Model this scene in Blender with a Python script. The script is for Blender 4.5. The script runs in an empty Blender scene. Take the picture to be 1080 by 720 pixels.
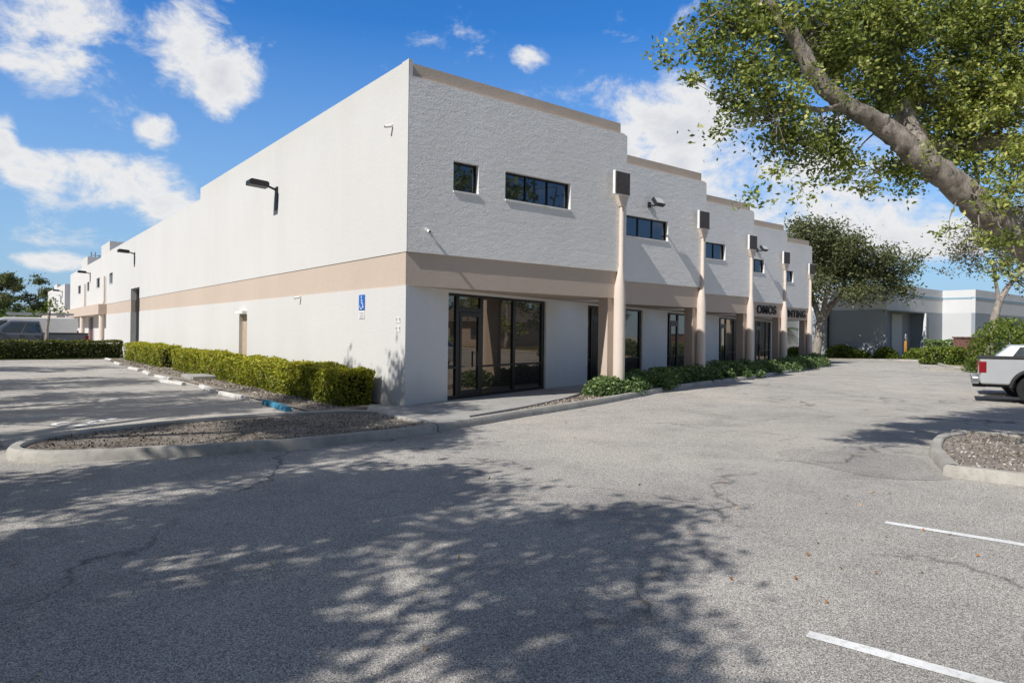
import bpy, bmesh, math, random
import numpy as np
from mathutils import Vector, Matrix
random.seed(7); rng = np.random.default_rng(11)
scene = bpy.context.scene
COL = scene.collection
CAM = (-7.38, -13.16, 1.7)
RX = (0.786, -0.617); FW = (0.618, 0.787)          # camera right / forward on the ground plan

def at(px, py, t):
    """world point seen at a picture position of the photograph (1080 x 720) at depth t"""
    u = (px - 540) / 720.0
    hz = 342 + 0.0176 * (px + 24)
    return Vector((CAM[0] + (u * 0.786 + 0.618) * t, CAM[1] + (-0.617 * u + 0.787) * t, CAM[2] + (hz - py) * t / 720.0))

# ------------------------------------------------------------------ helpers
class MB:
    def __init__(s): s.v = []; s.f = []; s.m = []
    def add(s, vs, fs, m=0):
        o = len(s.v); s.v += [tuple(p) for p in vs]
        for f in fs: s.f.append(tuple(i + o for i in f)); s.m.append(m)
        return s
    def box(s, a, b, m=0, M=None):
        x0, y0, z0 = a; x1, y1, z1 = b
        vs = [(x0,y0,z0),(x1,y0,z0),(x1,y1,z0),(x0,y1,z0),(x0,y0,z1),(x1,y0,z1),(x1,y1,z1),(x0,y1,z1)]
        if M: vs = [M @ Vector(p) for p in vs]
        return s.add(vs, [(0,3,2,1),(4,5,6,7),(0,1,5,4),(1,2,6,5),(2,3,7,6),(3,0,4,7)], m)
    def prism(s, poly, z0, z1, m=0):
        n = len(poly)
        a = sum(poly[i][0]*poly[(i+1)%n][1]-poly[(i+1)%n][0]*poly[i][1] for i in range(n))
        if a < 0: poly = poly[::-1]
        vs = [(x,y,z0) for x,y in poly] + [(x,y,z1) for x,y in poly]
        fs = [tuple(range(n))[::-1], tuple(range(n,2*n))] + [(i,(i+1)%n,n+(i+1)%n,n+i) for i in range(n)]
        return s.add(vs, fs, m)
    def extr(s, poly, y0, y1, m=0):        # polygon in x,z extruded along y
        n = len(poly)
        a = sum(poly[i][0]*poly[(i+1)%n][1]-poly[(i+1)%n][0]*poly[i][1] for i in range(n))
        if a < 0: poly = poly[::-1]
        vs = [(x,y0,z) for x,z in poly] + [(x,y1,z) for x,z in poly]
        fs = [tuple(range(n)), tuple(range(n,2*n))[::-1]] + [((i+1)%n,i,n+i,n+(i+1)%n) for i in range(n)]
        return s.add(vs, fs, m)
    def tube(s, pts, rad, n=8, m=0, caps=True):
        pts = [Vector(p) for p in pts]
        if not hasattr(rad, '__len__'): rad = [rad]*len(pts)
        vs = []; up = Vector((0.13,0.21,0.97)); prev = None
        for i, p in enumerate(pts):
            d = (pts[min(i+1,len(pts)-1)] - pts[max(i-1,0)]).normalized()
            a = (prev - d*prev.dot(d)) if prev is not None else d.cross(up if abs(d.dot(up))<.95 else Vector((1,0,0)))
            a.normalize(); prev = a; b = d.cross(a)
            for k in range(n):
                t = 2*math.pi*k/n; vs.append(p + (a*math.cos(t)+b*math.sin(t))*rad[i])
        fs = [(i*n+k, i*n+(k+1)%n, (i+1)*n+(k+1)%n, (i+1)*n+k) for i in range(len(pts)-1) for k in range(n)]
        if caps: fs += [tuple(range(n))[::-1], tuple((len(pts)-1)*n+k for k in range(n))]
        return s.add(vs, fs, m)
    def cyl(s, c, r, z0, z1, n=20, m=0, r1=None): return s.tube([(c[0],c[1],z0),(c[0],c[1],z1)],[r,r if r1 is None else r1],n,m)
    def build(s, name, mats, parent=None, smooth=False, bevel=0, loc=None):
        me = bpy.data.meshes.new(name); me.from_pydata(s.v, [], s.f)
        if not isinstance(mats, (list,tuple)): mats = [mats]
        for mt in mats: me.materials.append(mt)
        me.polygons.foreach_set('material_index', s.m)
        if smooth:
            me.polygons.foreach_set('use_smooth', [True]*len(s.f))
            me.set_sharp_from_angle(angle=math.radians(40))
        me.update()
        o = bpy.data.objects.new(name, me); COL.objects.link(o)
        if parent: o.parent = parent
        if loc: o.location = loc
        if bevel:
            b = o.modifiers.new('bevel','BEVEL'); b.width = bevel; b.segments = 2; b.limit_method = 'ANGLE'; b.angle_limit = math.radians(35)
        return o

def tag(o, label=None, cat=None, group=None, kind=None):
    if label: o['label'] = label
    if cat: o['category'] = cat
    if group: o['group'] = group
    if kind: o['kind'] = kind
    return o
def empty(name, label, cat, loc=(0,0,0), rz=0, group=None):
    o = bpy.data.objects.new(name, None); COL.objects.link(o); o.location = loc; o.rotation_euler = (0,0,rz)
    o.empty_display_size = .2
    return tag(o, label, cat, group)

# ------------------------------------------------------------------ materials
def nt(name):
    m = bpy.data.materials.new(name); m.use_nodes = True
    t = m.node_tree; t.nodes.clear(); return m, t
def N(t, kind, **kw):
    n = t.nodes.new(kind)
    for k, v in kw.items():
        if k.startswith('i_'):
            key = k[2:]; key = int(key) if key.isdigit() else key.replace('_',' ')
            n.inputs[key].default_value = v
        else: setattr(n, k, v)
    return n
def ramp(t, stops, src=None):
    n = t.nodes.new('ShaderNodeValToRGB'); e = n.color_ramp.elements
    while len(e) < len(stops): e.new(.5)
    for el, (p, c) in zip(e, stops):
        el.position = p; el.color = c if len(c)==4 else (*c,1)
    if src is not None: t.links.new(src, n.inputs[0])
    return n
def mix(t, a, b, f, blend='MIX'):
    n = t.nodes.new('ShaderNodeMix'); n.data_type = 'RGBA'; n.blend_type = blend
    for i, x in ((0,f),(6,a),(7,b)):
        if hasattr(x,'links'): t.links.new(x, n.inputs[i])
        elif i == 0: n.inputs[0].default_value = x
        else: n.inputs[i].default_value = (*x,1) if len(x)==3 else x
    return n.outputs[2]
def coords(t, scale=1.0, obj=True):
    if obj:
        c = N(t,'ShaderNodeTexCoord').outputs['Object']
    else: c = N(t,'ShaderNodeNewGeometry').outputs['Position']
    if scale == 1.0: return c
    m = N(t,'ShaderNodeMapping'); m.inputs['Scale'].default_value = (scale,)*3 if not hasattr(scale,'__len__') else scale
    t.links.new(c, m.inputs[0]); return m.outputs[0]
def noise(t, sc, det=4, rough=.55, vec=None, dist=0):
    n = N(t,'ShaderNodeTexNoise'); n.inputs['Scale'].default_value = sc; n.inputs['Detail'].default_value = det
    n.inputs['Roughness'].default_value = rough; n.inputs['Distortion'].default_value = dist
    if vec is not None: t.links.new(vec, n.inputs['Vector'])
    return n.outputs['Fac']
def out(t, sh):
    o = N(t,'ShaderNodeOutputMaterial'); t.links.new(sh, o.inputs[0])
def bsdf(t, col, rough=.8, metal=0, spec=.5, bump=None, bstr=.2, bdist=.02):
    b = N(t,'ShaderNodeBsdfPrincipled')
    if hasattr(col,'links'): t.links.new(col, b.inputs['Base Color'])
    else: b.inputs['Base Color'].default_value = (*col,1)
    if hasattr(rough,'links'): t.links.new(rough, b.inputs['Roughness'])
    else: b.inputs['Roughness'].default_value = rough
    b.inputs['Metallic'].default_value = metal; b.inputs['Specular IOR Level'].default_value = spec
    if bump is not None:
        n = N(t,'ShaderNodeBump'); n.inputs['Strength'].default_value = bstr; n.inputs['Distance'].default_value = bdist
        t.links.new(bump, n.inputs['Height']); t.links.new(n.outputs[0], b.inputs['Normal'])
    return b
def simple(name, col, rough=.7, metal=0, var=.12, nsc=6, bstr=0, bsc=60, spec=.4):
    m, t = nt(name); c = coords(t)
    n = noise(t, nsc, 5, .6, c)
    dark = tuple(x*(1-var) for x in col); lite = tuple(min(1,x*(1+var)) for x in col)
    r = ramp(t, [(.3,dark),(.7,lite)], n)
    b = bsdf(t, r.outputs[0], rough, metal, spec, noise(t,bsc,4,.6,c) if bstr else None, bstr, .01)
    out(t, b.outputs[0]); return m

def stucco(name, col, stain=.1, bstr=.5):
    m, t = nt(name); c = coords(t)
    big = noise(t, .35, 5, .6, c); stre = noise(t, 1.0, 6, .7, coords(t,(.9,.9,.10)), .4)
    r1 = ramp(t, [(.3,tuple(x*(1-stain) for x in col)),(.7,col)], big)
    r2 = ramp(t, [(.36,(.93,.925,.915)),(.6,(1,1,1))], stre)
    colr = mix(t, r1.outputs[0], r2.outputs[0], .35, 'MULTIPLY')
    sz = N(t,'ShaderNodeSeparateXYZ'); t.links.new(c, sz.inputs[0])
    nz = N(t,'ShaderNodeMath', operation='MULTIPLY_ADD'); t.links.new(noise(t, 1.3, 6, .7, coords(t,(1,1,.5))), nz.inputs[0]); nz.inputs[1].default_value = 1.3; t.links.new(sz.outputs[2], nz.inputs[2])
    dirt = ramp(t, [(.0,(.70,.66,.60)),(.11,(.84,.82,.79)),(.16,(1,1,1)),(.83,(1,1,1)),(.9,(.93,.925,.91))], None)
    dv = N(t,'ShaderNodeMath', operation='DIVIDE'); t.links.new(nz.outputs[0], dv.inputs[0]); dv.inputs[1].default_value = 9.0; t.links.new(dv.outputs[0], dirt.inputs[0])
    colr = mix(t, colr, dirt.outputs[0], .55, 'MULTIPLY')
    sp = ramp(t, [(.3,(.9,.9,.9)),(.6,(1,1,1))], noise(t, 22, 3, .6, c))
    colr = mix(t, colr, sp.outputs[0], .5, 'MULTIPLY')
    a = noise(t, 17, 5, .68, coords(t,(1,1,1.35)), .6); b2 = noise(t, 4.5, 3, .5, coords(t,(.8,.8,1.8)))
    ad = N(t,'ShaderNodeMath', operation='ADD'); t.links.new(a, ad.inputs[0])
    mu = N(t,'ShaderNodeMath', operation='MULTIPLY'); t.links.new(b2, mu.inputs[0]); mu.inputs[1].default_value = .9
    t.links.new(mu.outputs[0], ad.inputs[1])
    b = bsdf(t, colr, .92, 0, .2, ad.outputs[0], bstr, .03)
    out(t, b.outputs[0]); return m

M = {}
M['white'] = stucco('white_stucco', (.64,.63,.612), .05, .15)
M['lifted_rough_white'] = stucco('lifted_rough_white_stucco', (.86,.845,.82), .1, .62)  # paler than the sunlit side wall's white: shade lift put into the colour
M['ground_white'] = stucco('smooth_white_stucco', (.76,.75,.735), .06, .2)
M['tan'] = stucco('tan_stucco', (.57,.47,.39), .07, .18)
M['column'] = stucco('column_paint', (.70,.61,.535), .06, .12)
M['cap'] = stucco('cap_stucco', (.62,.52,.43), .18, .2)
M['ledge'] = simple('ledge_paint', (.66,.56,.48), .85)
M['panel'] = simple('panel_brown', (.085,.066,.06), .6, 0, .2, 9)
M['panel_edge'] = simple('panel_white', (.75,.74,.72), .7)
M['frame'] = simple('dark_frame', (.012,.011,.012), .35)
M['black'] = simple('black_metal', (.02,.02,.021), .45)
M['rubber'] = simple('tyre_rubber', (.016,.016,.017), .85)
M['letters'] = simple('letters_black', (.012,.012,.013), .5)
M['roof'] = simple('roof_membrane', (.45,.44,.42), .9)
M['grey_metal'] = simple('grey_metal', (.3,.3,.31), .4, .6)
M['door_tan'] = simple('door_paint', (.48,.37,.27), .5)
M['blue'] = simple('sign_blue', (.02,.13,.5), .4)
M['sign_white'] = simple('sign_white', (.75,.76,.77), .5)
M['mark_grey'] = simple('mark_grey', (.3,.3,.3), .6)
M['lens'] = simple('lamp_lens', (.55,.55,.52), .25)

def glass_mat(name, tint, base, refl, wav=.004):
    m, t = nt(name)
    d = bsdf(t, base, .4, 0, .2)
    g = N(t,'ShaderNodeBsdfGlossy'); g.inputs['Color'].default_value = (*tint,1); g.inputs['Roughness'].default_value = .015
    n = noise(t, .8, 2, .5, coords(t)); bp = N(t,'ShaderNodeBump'); bp.inputs['Strength'].default_value = .25; bp.inputs['Distance'].default_value = wav
    t.links.new(n, bp.inputs['Height']); t.links.new(bp.outputs[0], g.inputs['Normal'])
    lw = N(t,'ShaderNodeLayerWeight'); lw.inputs[0].default_value = .35
    mr = N(t,'ShaderNodeMapRange'); t.links.new(lw.outputs['Fresnel'], mr.inputs[0]); mr.inputs[3].default_value = refl; mr.inputs[4].default_value = .9
    ms = N(t,'ShaderNodeMixShader'); t.links.new(mr.outputs[0], ms.inputs[0]); t.links.new(d.outputs[0], ms.inputs[1]); t.links.new(g.outputs[0], ms.inputs[2])
    out(t, ms.outputs[0]); return m
M['glass'] = glass_mat('bronze_glass', (.62,.54,.46), (.010,.009,.008), .23)
M['glass_up'] = glass_mat('dark_glass', (.42,.50,.62), (.006,.006,.008), .12)
M['car_glass'] = glass_mat('car_glass', (.6,.7,.72), (.01,.014,.016), .2)

def concrete(name, col, dirty=.35, sc=1.6):
    m, t = nt(name); c = coords(t)
    r = ramp(t, [(.28,tuple(x*(1-dirty) for x in col)),(.62,col)], noise(t, sc, 6, .68, c))
    r2 = ramp(t, [(.33,(.62,.6,.57)),(.5,(1,1,1))], noise(t, 9, 6, .72, c))
    cc = mix(t, r.outputs[0], r2.outputs[0], .55, 'MULTIPLY')
    b = bsdf(t, cc, .9, 0, .25, noise(t, 70, 4, .7, c), .3, .01); out(t, b.outputs[0]); return m
M['kerb'] = concrete('kerb_concrete', (.46,.435,.39))
M['walk'] = concrete('walk_concrete', (.40,.385,.36), .2, .8)
M['stop_white'] = concrete('worn_white_paint', (.62,.6,.57), .25, 3)
M['stop_blue'] = concrete('worn_blue_paint', (.07,.28,.42), .3, 3)

def asphalt(name='asphalt', gain=1.0):
    m, t = nt(name); c = coords(t)
    # stone speckle
    v = N(t,'ShaderNodeTexVoronoi'); v.inputs['Scale'].default_value = 155; t.links.new(c, v.inputs['Vector'])
    sepc = N(t,'ShaderNodeSeparateColor'); t.links.new(v.outputs['Color'], sepc.inputs[0])
    st = ramp(t, [(0,(.20,.187,.168)),(.35,(.43,.404,.366)),(.7,(.67,.628,.57)),(1,(.98,.92,.83))], sepc.outputs[0])
    edge = ramp(t, [(.25,(1,1,1)),(.62,(.5,.5,.5))], v.outputs['Distance'])
    col = mix(t, st.outputs[0], edge.outputs[0], .55, 'MULTIPLY')
    # far-field softening happens by sampling; large stains and wear
    w = ramp(t, [(.3,(.70,.70,.71)),(.48,(.95,.95,.95)),(.68,(1.12,1.10,1.06))], noise(t, .16, 6, .62, c, .4))
    col = mix(t, col, w.outputs[0], .9, 'MULTIPLY')
    w2 = ramp(t, [(.33,(.66,.66,.68)),(.52,(1,1,1))], noise(t, .9, 6, .7, c, .3))
    col = mix(t, col, w2.outputs[0], .55, 'MULTIPLY')
    # cracks
    dn = noise(t, .6, 5, .6, c)
    vc = N(t,'ShaderNodeTexVoronoi', feature='DISTANCE_TO_EDGE'); vc.inputs['Scale'].default_value = .17
    mp = N(t,'ShaderNodeVectorMath', operation='ADD'); t.links.new(c, mp.inputs[0])
    cn = N(t,'ShaderNodeTexNoise'); cn.inputs['Scale'].default_value = .7; cn.inputs['Detail'].default_value = 6; t.links.new(c, cn.inputs['Vector'])
    sc = N(t,'ShaderNodeVectorMath', operation='SCALE'); sc.inputs['Scale'].default_value = 2.2; t.links.new(cn.outputs['Color'], sc.inputs[0])
    t.links.new(sc.outputs[0], mp.inputs[1]); t.links.new(mp.outputs[0], vc.inputs['Vector'])
    ck = ramp(t, [(0,(.35,.35,.35)),(.003,(.6,.6,.6)),(.008,(1,1,1))], vc.outputs['Distance'])
    gate = ramp(t, [(.42,(0,0,0)),(.56,(.9,.9,.9))], dn)
    col = mix(t, col, ck.outputs[0], gate.outputs[0], 'MULTIPLY')
    w3 = ramp(t, [(.30,(.55,.55,.56)),(.40,(1,1,1)),(.66,(1,1,1)),(.78,(1.18,1.15,1.1))], noise(t, .33, 7, .66, coords(t,(.55,1.6,1)), .8))
    col = mix(t, col, w3.outputs[0], .6, 'MULTIPLY')
    oil = ramp(t, [(.66,(1,1,1)),(.76,(.5,.5,.5))], noise(t, 1.7, 3, .5, c))
    col = mix(t, col, oil.outputs[0], .6, 'MULTIPLY')
    col = mix(t, col, (gain,gain,gain), 1.0, 'MULTIPLY')
    b = bsdf(t, col, .93, 0, .2, v.outputs['Distance'], .5, .012); out(t, b.outputs[0]); return m
M['asphalt'] = asphalt('asphalt', 1.0)

def soil(name, cols, sc=28, bstr=.9):
    m, t = nt(name); c = coords(t)
    r = ramp(t, [(.25,cols[0]),(.5,cols[1]),(.75,cols[2])], noise(t, sc, 6, .75, c))
    r2 = ramp(t, [(.35,(.45,.42,.4)),(.6,(1,1,1))], noise(t, 1.6, 5, .65, c))
    b = bsdf(t, mix(t, r.outputs[0], r2.outputs[0], .7,'MULTIPLY'), .95, 0, .1, noise(t, sc*1.3, 5, .7, c), bstr, .05); out(t, b.outputs[0]); return m
M['soil'] = soil('mulch_soil', ((.16,.13,.11),(.36,.32,.27),(.55,.5,.44)))
M['sand'] = soil('sandy_soil', ((.2,.17,.14),(.42,.37,.32),(.62,.56,.5)))
M['pink'] = soil('pebble_bed', ((.2,.15,.13),(.45,.36,.32),(.66,.57,.52)), 40)
M['grass'] = soil('dry_grass', ((.08,.09,.03),(.26,.22,.09),(.42,.33,.17)), 6)
M['lawn'] = soil('lawn_grass', ((.03,.06,.015),(.07,.11,.03),(.14,.16,.06)), 6)

def paint_mat(name, col, worn=.5):
    m, t = nt(name); c = coords(t)
    r = ramp(t, [(.35,(.3,.3,.29)),(.5,col)], noise(t, 26, 6, .75, c)); r2 = ramp(t, [(.3,(.55,.55,.55)),(.6,(1,1,1))], noise(t, 2.2, 5, .6, c))
    col2 = mix(t, col, r.outputs[0], worn); b = bsdf(t, mix(t,col2,r2.outputs[0],.5,'MULTIPLY'), .8, 0, .3, noise(t,90,3,.6,c), .3, .01); out(t, b.outputs[0]); return m
M['line'] = paint_mat('line_paint', (.82,.82,.8), .45)
M['line_bright'] = paint_mat('symbol_paint', (.88,.88,.86), .2)
M['line_old'] = paint_mat('worn_line_paint', (.72,.72,.7), .6)

def leaf_mat(name, stops, trans=.35, rough=.5):
    m, t = nt(name)
    a = N(t,'ShaderNodeAttribute'); a.attribute_name = 'tint'
    r = ramp(t, stops, a.outputs['Fac'])
    b = bsdf(t, r.outputs[0], rough, 0, .35)
    tr = N(t,'ShaderNodeBsdfTranslucent')
    br = mix(t, r.outputs[0], (1.3,1.35,.5), .6, 'MULTIPLY'); t.links.new(br, tr.inputs[0])
    ms = N(t,'ShaderNodeMixShader'); ms.inputs[0].default_value = trans
    t.links.new(b.outputs[0], ms.inputs[1]); t.links.new(tr.outputs[0], ms.inputs[2]); out(t, ms.outputs[0]); return m
M['oak'] = leaf_mat('oak_leaf', [(0,(.05,.075,.018)),(.35,(.17,.22,.05)),(.7,(.44,.48,.13)),(1,(.80,.72,.28))])
M['oak_far'] = leaf_mat('far_oak_leaf', [(0,(.055,.07,.028)),(.5,(.14,.16,.065)),(1,(.30,.30,.15))])
M['dry'] = leaf_mat('dry_leaf', [(0,(.07,.075,.03)),(.5,(.16,.15,.075)),(1,(.3,.25,.15))])
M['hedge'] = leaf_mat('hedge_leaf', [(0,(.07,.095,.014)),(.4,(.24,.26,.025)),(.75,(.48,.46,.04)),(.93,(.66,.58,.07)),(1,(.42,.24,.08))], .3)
M['hedge_dark'] = leaf_mat('dark_hedge_leaf', [(0,(.03,.045,.015)),(.6,(.09,.115,.025)),(.9,(.26,.27,.04)),(1,(.42,.36,.07))], .3)
M['shrub'] = leaf_mat('shrub_leaf', [(0,(.04,.075,.028)),(.5,(.14,.22,.075)),(.9,(.32,.41,.16)),(1,(.5,.54,.27))], .25)
M['lime'] = leaf_mat('lime_leaf', [(0,(.05,.085,.015)),(.5,(.15,.21,.035)),(1,(.35,.38,.07))], .35)
M['core'] = simple('hedge_core', (.012,.016,.006), .95)
M['litter'] = leaf_mat('litter_leaf', [(0,(.25,.11,.04)),(.5,(.42,.2,.07)),(1,(.5,.38,.25))], .1)
M['chip'] = leaf_mat('mulch_chip', [(0,(.035,.022,.016)),(.45,(.14,.11,.085)),(.8,(.38,.33,.27)),(1,(.6,.56,.5))], .02, .9)
def bark(name, a, b_, sc=7):
    m, t = nt(name); c = coords(t,(1,1,.45))
    r = ramp(t, [(.3,a),(.55,b_),(.8,tuple(min(1,x*1.35) for x in b_))], noise(t, sc, 7, .72, c, .5))
    b = bsdf(t, r.outputs[0], .95, 0, .15, noise(t, sc*2.2, 7, .75, c, .6), .9, .06); out(t, b.outputs[0]); return m
M['bark'] = bark('oak_bark', (.09,.075,.062), (.40,.35,.30), 10)
M['bark_far'] = bark('pale_bark', (.13,.115,.10), (.36,.32,.28), 4)

# ------------------------------------------------------------------ setting: ground
def poly_sheet(name, poly, z, mat, kind='structure'):
    me = bpy.data.meshes.new(name); n = len(poly)
    a = sum(poly[i][0]*poly[(i+1)%n][1]-poly[(i+1)%n][0]*poly[i][1] for i in range(n))
    if a < 0: poly = poly[::-1]
    me.from_pydata([(x,y,z) for x,y in poly], [], [tuple(range(n))]); me.materials.append(mat); me.update()
    o = bpy.data.objects.new(name, me); COL.objects.link(o); o['kind'] = kind; return o
poly_sheet('parking_lot', [(-400,-400),(600,-400),(600,600),(-400,600)], 0, M['asphalt'])

def smooth_poly(pts, closed=False, sub=4):
    P = [Vector((*p,0)) for p in pts]; n = len(P); res = []
    rngi = range(n if closed else n-1)
    for i in rngi:
        p0 = P[(i-1)%n] if (closed or i>0) else P[i]; p1 = P[i]; p2 = P[(i+1)%n]; p3 = P[(i+2)%n] if (closed or i+2<n) else p2
        for k in range(sub):
            t = k/sub
            res.append(.5*((2*p1)+(-p0+p2)*t+(2*p0-5*p1+4*p2-p3)*t*t+(-p0+3*p1-3*p2+p3)*t**3))
    if not closed: res.append(P[-1])
    return [(p.x,p.y) for p in res]
def kerb(name, pts, width=.17, height=.14, closed=False, side=1, joints=2.4):
    """kerb swept along its outer bottom line; body lies on the left (side=1) of the line"""
    n = len(pts); P = [Vector((*p,0)) for p in pts]; rows = []
    for i in range(n):
        a = P[(i-1)%n] if (closed or i>0) else P[i]; b = P[(i+1)%n] if (closed or i<n-1) else P[i]
        d = (b-a).normalized(); nn = Vector((-d.y,d.x,0))*side
        prof = [(0,-.02),(.012,height*.72),(.045,height),(width-.02,height),(width,height-.02),(width,-.02)]
        rows.append([tuple(P[i]+nn*w+Vector((0,0,h))) for w,h in prof])
    mb = MB(); k = 6; vs = [v for r in rows for v in r]; fs = []
    for i in range(n if closed else n-1):
        j = (i+1)%n
        for q in range(k-1):
            f = (i*k+q, j*k+q, j*k+q+1, i*k+q+1); fs.append(f if side < 0 else f[::-1])
    if not closed: fs += [tuple(range(k)), tuple((n-1)*k+q for q in range(k))[::-1]]
    mb.add(vs, fs)
    o = mb.build(name, M['kerb'], smooth=True); o['kind'] = 'structure'; return o

DIAG = lambda x: .335*x + .02
# walkway in front of the shops
walk = [(-1.12,-3.02),(-.1,-2.72),(.2,-2.2),(1.0,-1.9),(2.35,-1.38),(4.55,-.3),(6.24,.75),(8.0,1.72),(20,5.75),(33.2,10.15),(33.2,DIAG(33.2)+.1),(0.05,.14),(.0,.1),(-.02,.6),(-.55,.6),(-1.12,-.4)]
w = MB().prism(walk, -.02, .1); wo = w.build('walkway', M['walk'], bevel=.012); wo['kind'] = 'structure'
front = smooth_poly([(-1.12,-3.2),(-.19,-2.9),(1.65,-2.3),(4.93,-1.29),(8.99,.2),(12.1,1.12),(16.5,2.25),(21.97,3.85),(29.36,6.25),(33.2,7.5),(34.6,8.5),(35.0,10.2),(35.0,14)], sub=5)
kerb('kerb', front)
bed = [(p[0]-.03,p[1]+.12) for p in front][4:]
poly_sheet('planting_bed', [(.2,-2.3)]+bed+[(33.0,14.0),(33.0,10.0),(20,5.6),(8.0,1.6),(6.24,.6),(4.55,-.42),(2.35,-1.5),(.2,-2.28)], .065, M['pink'])
# long island with dead mulch, left of the walkway
isl = smooth_poly([(-7.05,-1.95),(-6.95,-2.5),(-6.5,-2.88),(-5.6,-3.14),(-3.93,-3.5),(-2.74,-3.48),(-1.15,-3.2),(-1.02,-1.9),(-1.19,-.5),(-2.71,-.14),(-4.42,-.23),(-5.9,-.64),(-6.75,-1.25)], True, 5)
kerb('kerb', isl, closed=True, side=1)
cx = sum(p[0] for p in isl)/len(isl); cy = sum(p[1] for p in isl)/len(isl)
poly_sheet('island_soil', [(cx+(x-cx)*.975, cy+(y-cy)*.92) for x,y in isl], .085, M['soil'])
# right island (the big oak stands in it)
ca, sa = math.cos(math.radians(13)), math.sin(math.radians(13))
def rotl(x, y, ox=2.2, oy=-9.9): return (ox+x*ca-y*sa, oy+x*sa+y*ca)
risl = smooth_poly([(2.12,-10.0),(2.35,-9.72),(3.16,-9.3),(3.61,-9.08),(4.88,-8.68),(5.7,-8.68),(6.3,-9.0),(7.6,-14.0),(7.4,-14.8),(3.6,-15.4),(3.3,-15),(2.55,-11.8)], True, 5)
kerb('kerb', risl, closed=True, side=-1)
cx = sum(p[0] for p in risl)/len(risl); cy = sum(p[1] for p in risl)/len(risl)
poly_sheet('island_soil', [(cx+(x-cx)*.95, cy+(y-cy)*.95) for x,y in risl], .09, M['sand'])
# planter strip along the long white wall
poly_sheet('planting_bed', [(-1.85,.55),(-.02,.55),(-.02,31.2),(-1.85,31.2),(-2.0,15),(-1.95,4)], .03, M['sand'])
MB().box((-1.75,11.0,-.02),(-.02,12.6,.16)).build('door_step', M['walk'], bevel=.012)['kind'] = 'structure'
# far planting strips and grass
farstrip = smooth_poly([(34.6,1.6),(35.5,.9),(37.0,1.3),(38.4,2.9),(42.5,4.9),(46.6,6.8),(48.2,9.0),(44,11.6),(40,13.6),(40,20),(70,24),(90,12),(90,-40),(70,-30),(50,-10)], True, 4)
poly_sheet('grass_strip', farstrip, .05, M['grass'])
kerb('kerb', farstrip, closed=True, side=1 if sum(farstrip[i][0]*farstrip[(i+1)%len(farstrip)][1]-farstrip[(i+1)%len(farstrip)][0]*farstrip[i][1] for i in range(len(farstrip)))>0 else -1)
poly_sheet('lawn', [(-19,-30),(-11.6,-30),(-11.6,45),(-19,45)], .03, M['lawn'])
poly_sheet('lawn', [(-120,31.0),(-7.0,31.0),(-.9,31.0),(-.9,34.0),(-120,34.0)], .034, M['lawn'])
poly_sheet('lawn', [(-200,105),(60,105),(60,300),(-200,300)], .03, M['lawn'])
poly_sheet('lawn', [(28,-20),(110,-60),(110,-140),(-20,-140),(-20,-42)], .03, M['lawn'])

M['patch'] = asphalt('patched_asphalt', .86)
pp = [(2.1,-7.6),(2.7,-7.9),(3.3,-8.95),(2.6,-9.5),(1.95,-9.95),(1.3,-9.4),(1.45,-8.6),(1.6,-8.0)]
poly_sheet('asphalt_patch', smooth_poly(pp, True, 3), .0035, M['patch'])
# painted lines
def line(a, b, w=.1, mat='line'):
    a = Vector((*a,0)); b = Vector((*b,0)); d = (b-a).normalized(); n = Vector((-d.y,d.x,0))*w/2
    k = 12; pl = []
    for i in range(k+1): q = a+(b-a)*i/k+n*(1+random.uniform(-.08,.05)); pl.append((q.x,q.y))
    for i in range(k,-1,-1): q = a+(b-a)*i/k-n*(1+random.uniform(-.08,.05)); pl.append((q.x,q.y))
    poly_sheet('parking_line', pl, .004, M[mat])
dl = Vector((.23,-.973)).normalized()
for p in ((-.75,-10.34),(-3.61,-11.14)): line(p, (p[0]+dl.x*5.2, p[1]+dl.y*5.2))
for k in range(4): line((9.6+2.75*k, -7.5+.6*k), (9.6+2.75*k+1.2, -12.6+.6*k))
for yy in (3.35, 6.2, 9.0, 11.7, 14.3, 17.2, 20.4, 23.4, 26.5, 29.5): line((-7.4, yy-.75), (-2.4, yy-.05), .11, 'line_old')

# painted wheelchair symbol on the bay
mb = MB()
def flat_ring(c, r0, r1, a0=0, a1=360, n=24):
    vs = []; fs = []
    for i in range(n+1):
        a = math.radians(a0+(a1-a0)*i/n)
        vs += [(c[0]+r0*math.cos(a), c[1]+r0*math.sin(a), 0),(c[0]+r1*math.cos(a), c[1]+r1*math.sin(a), 0)]
    for i in range(n): fs.append((2*i,2*i+1,2*i+3,2*i+2))
    mb.add(vs, fs)
def flat_bar(a, b, w):
    a = Vector((*a,0)); b = Vector((*b,0)); d = (b-a).normalized(); n = Vector((-d.y,d.x,0))*w/2
    mb.add([a-n,b-n,b+n,a+n],[(0,1,2,3)])
flat_ring((0,0),.25,.34,150,400); flat_ring((-.02,.74),0.0,.1); flat_bar((-.02,.6),(.04,.16),.11); flat_bar((.04,.2),(.3,.2),.1); flat_bar((.28,.2),(.42,-.24),.1); flat_bar((.42,-.2),(.56,-.14),.09); flat_bar((0,.44),(.24,.44),.08)
so = mb.build('parking_symbol', M['line_bright']); so.location = (-6.0,1.22,.008); so.rotation_euler = (0,0,math.radians(-62)); so['kind'] = 'structure'

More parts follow.
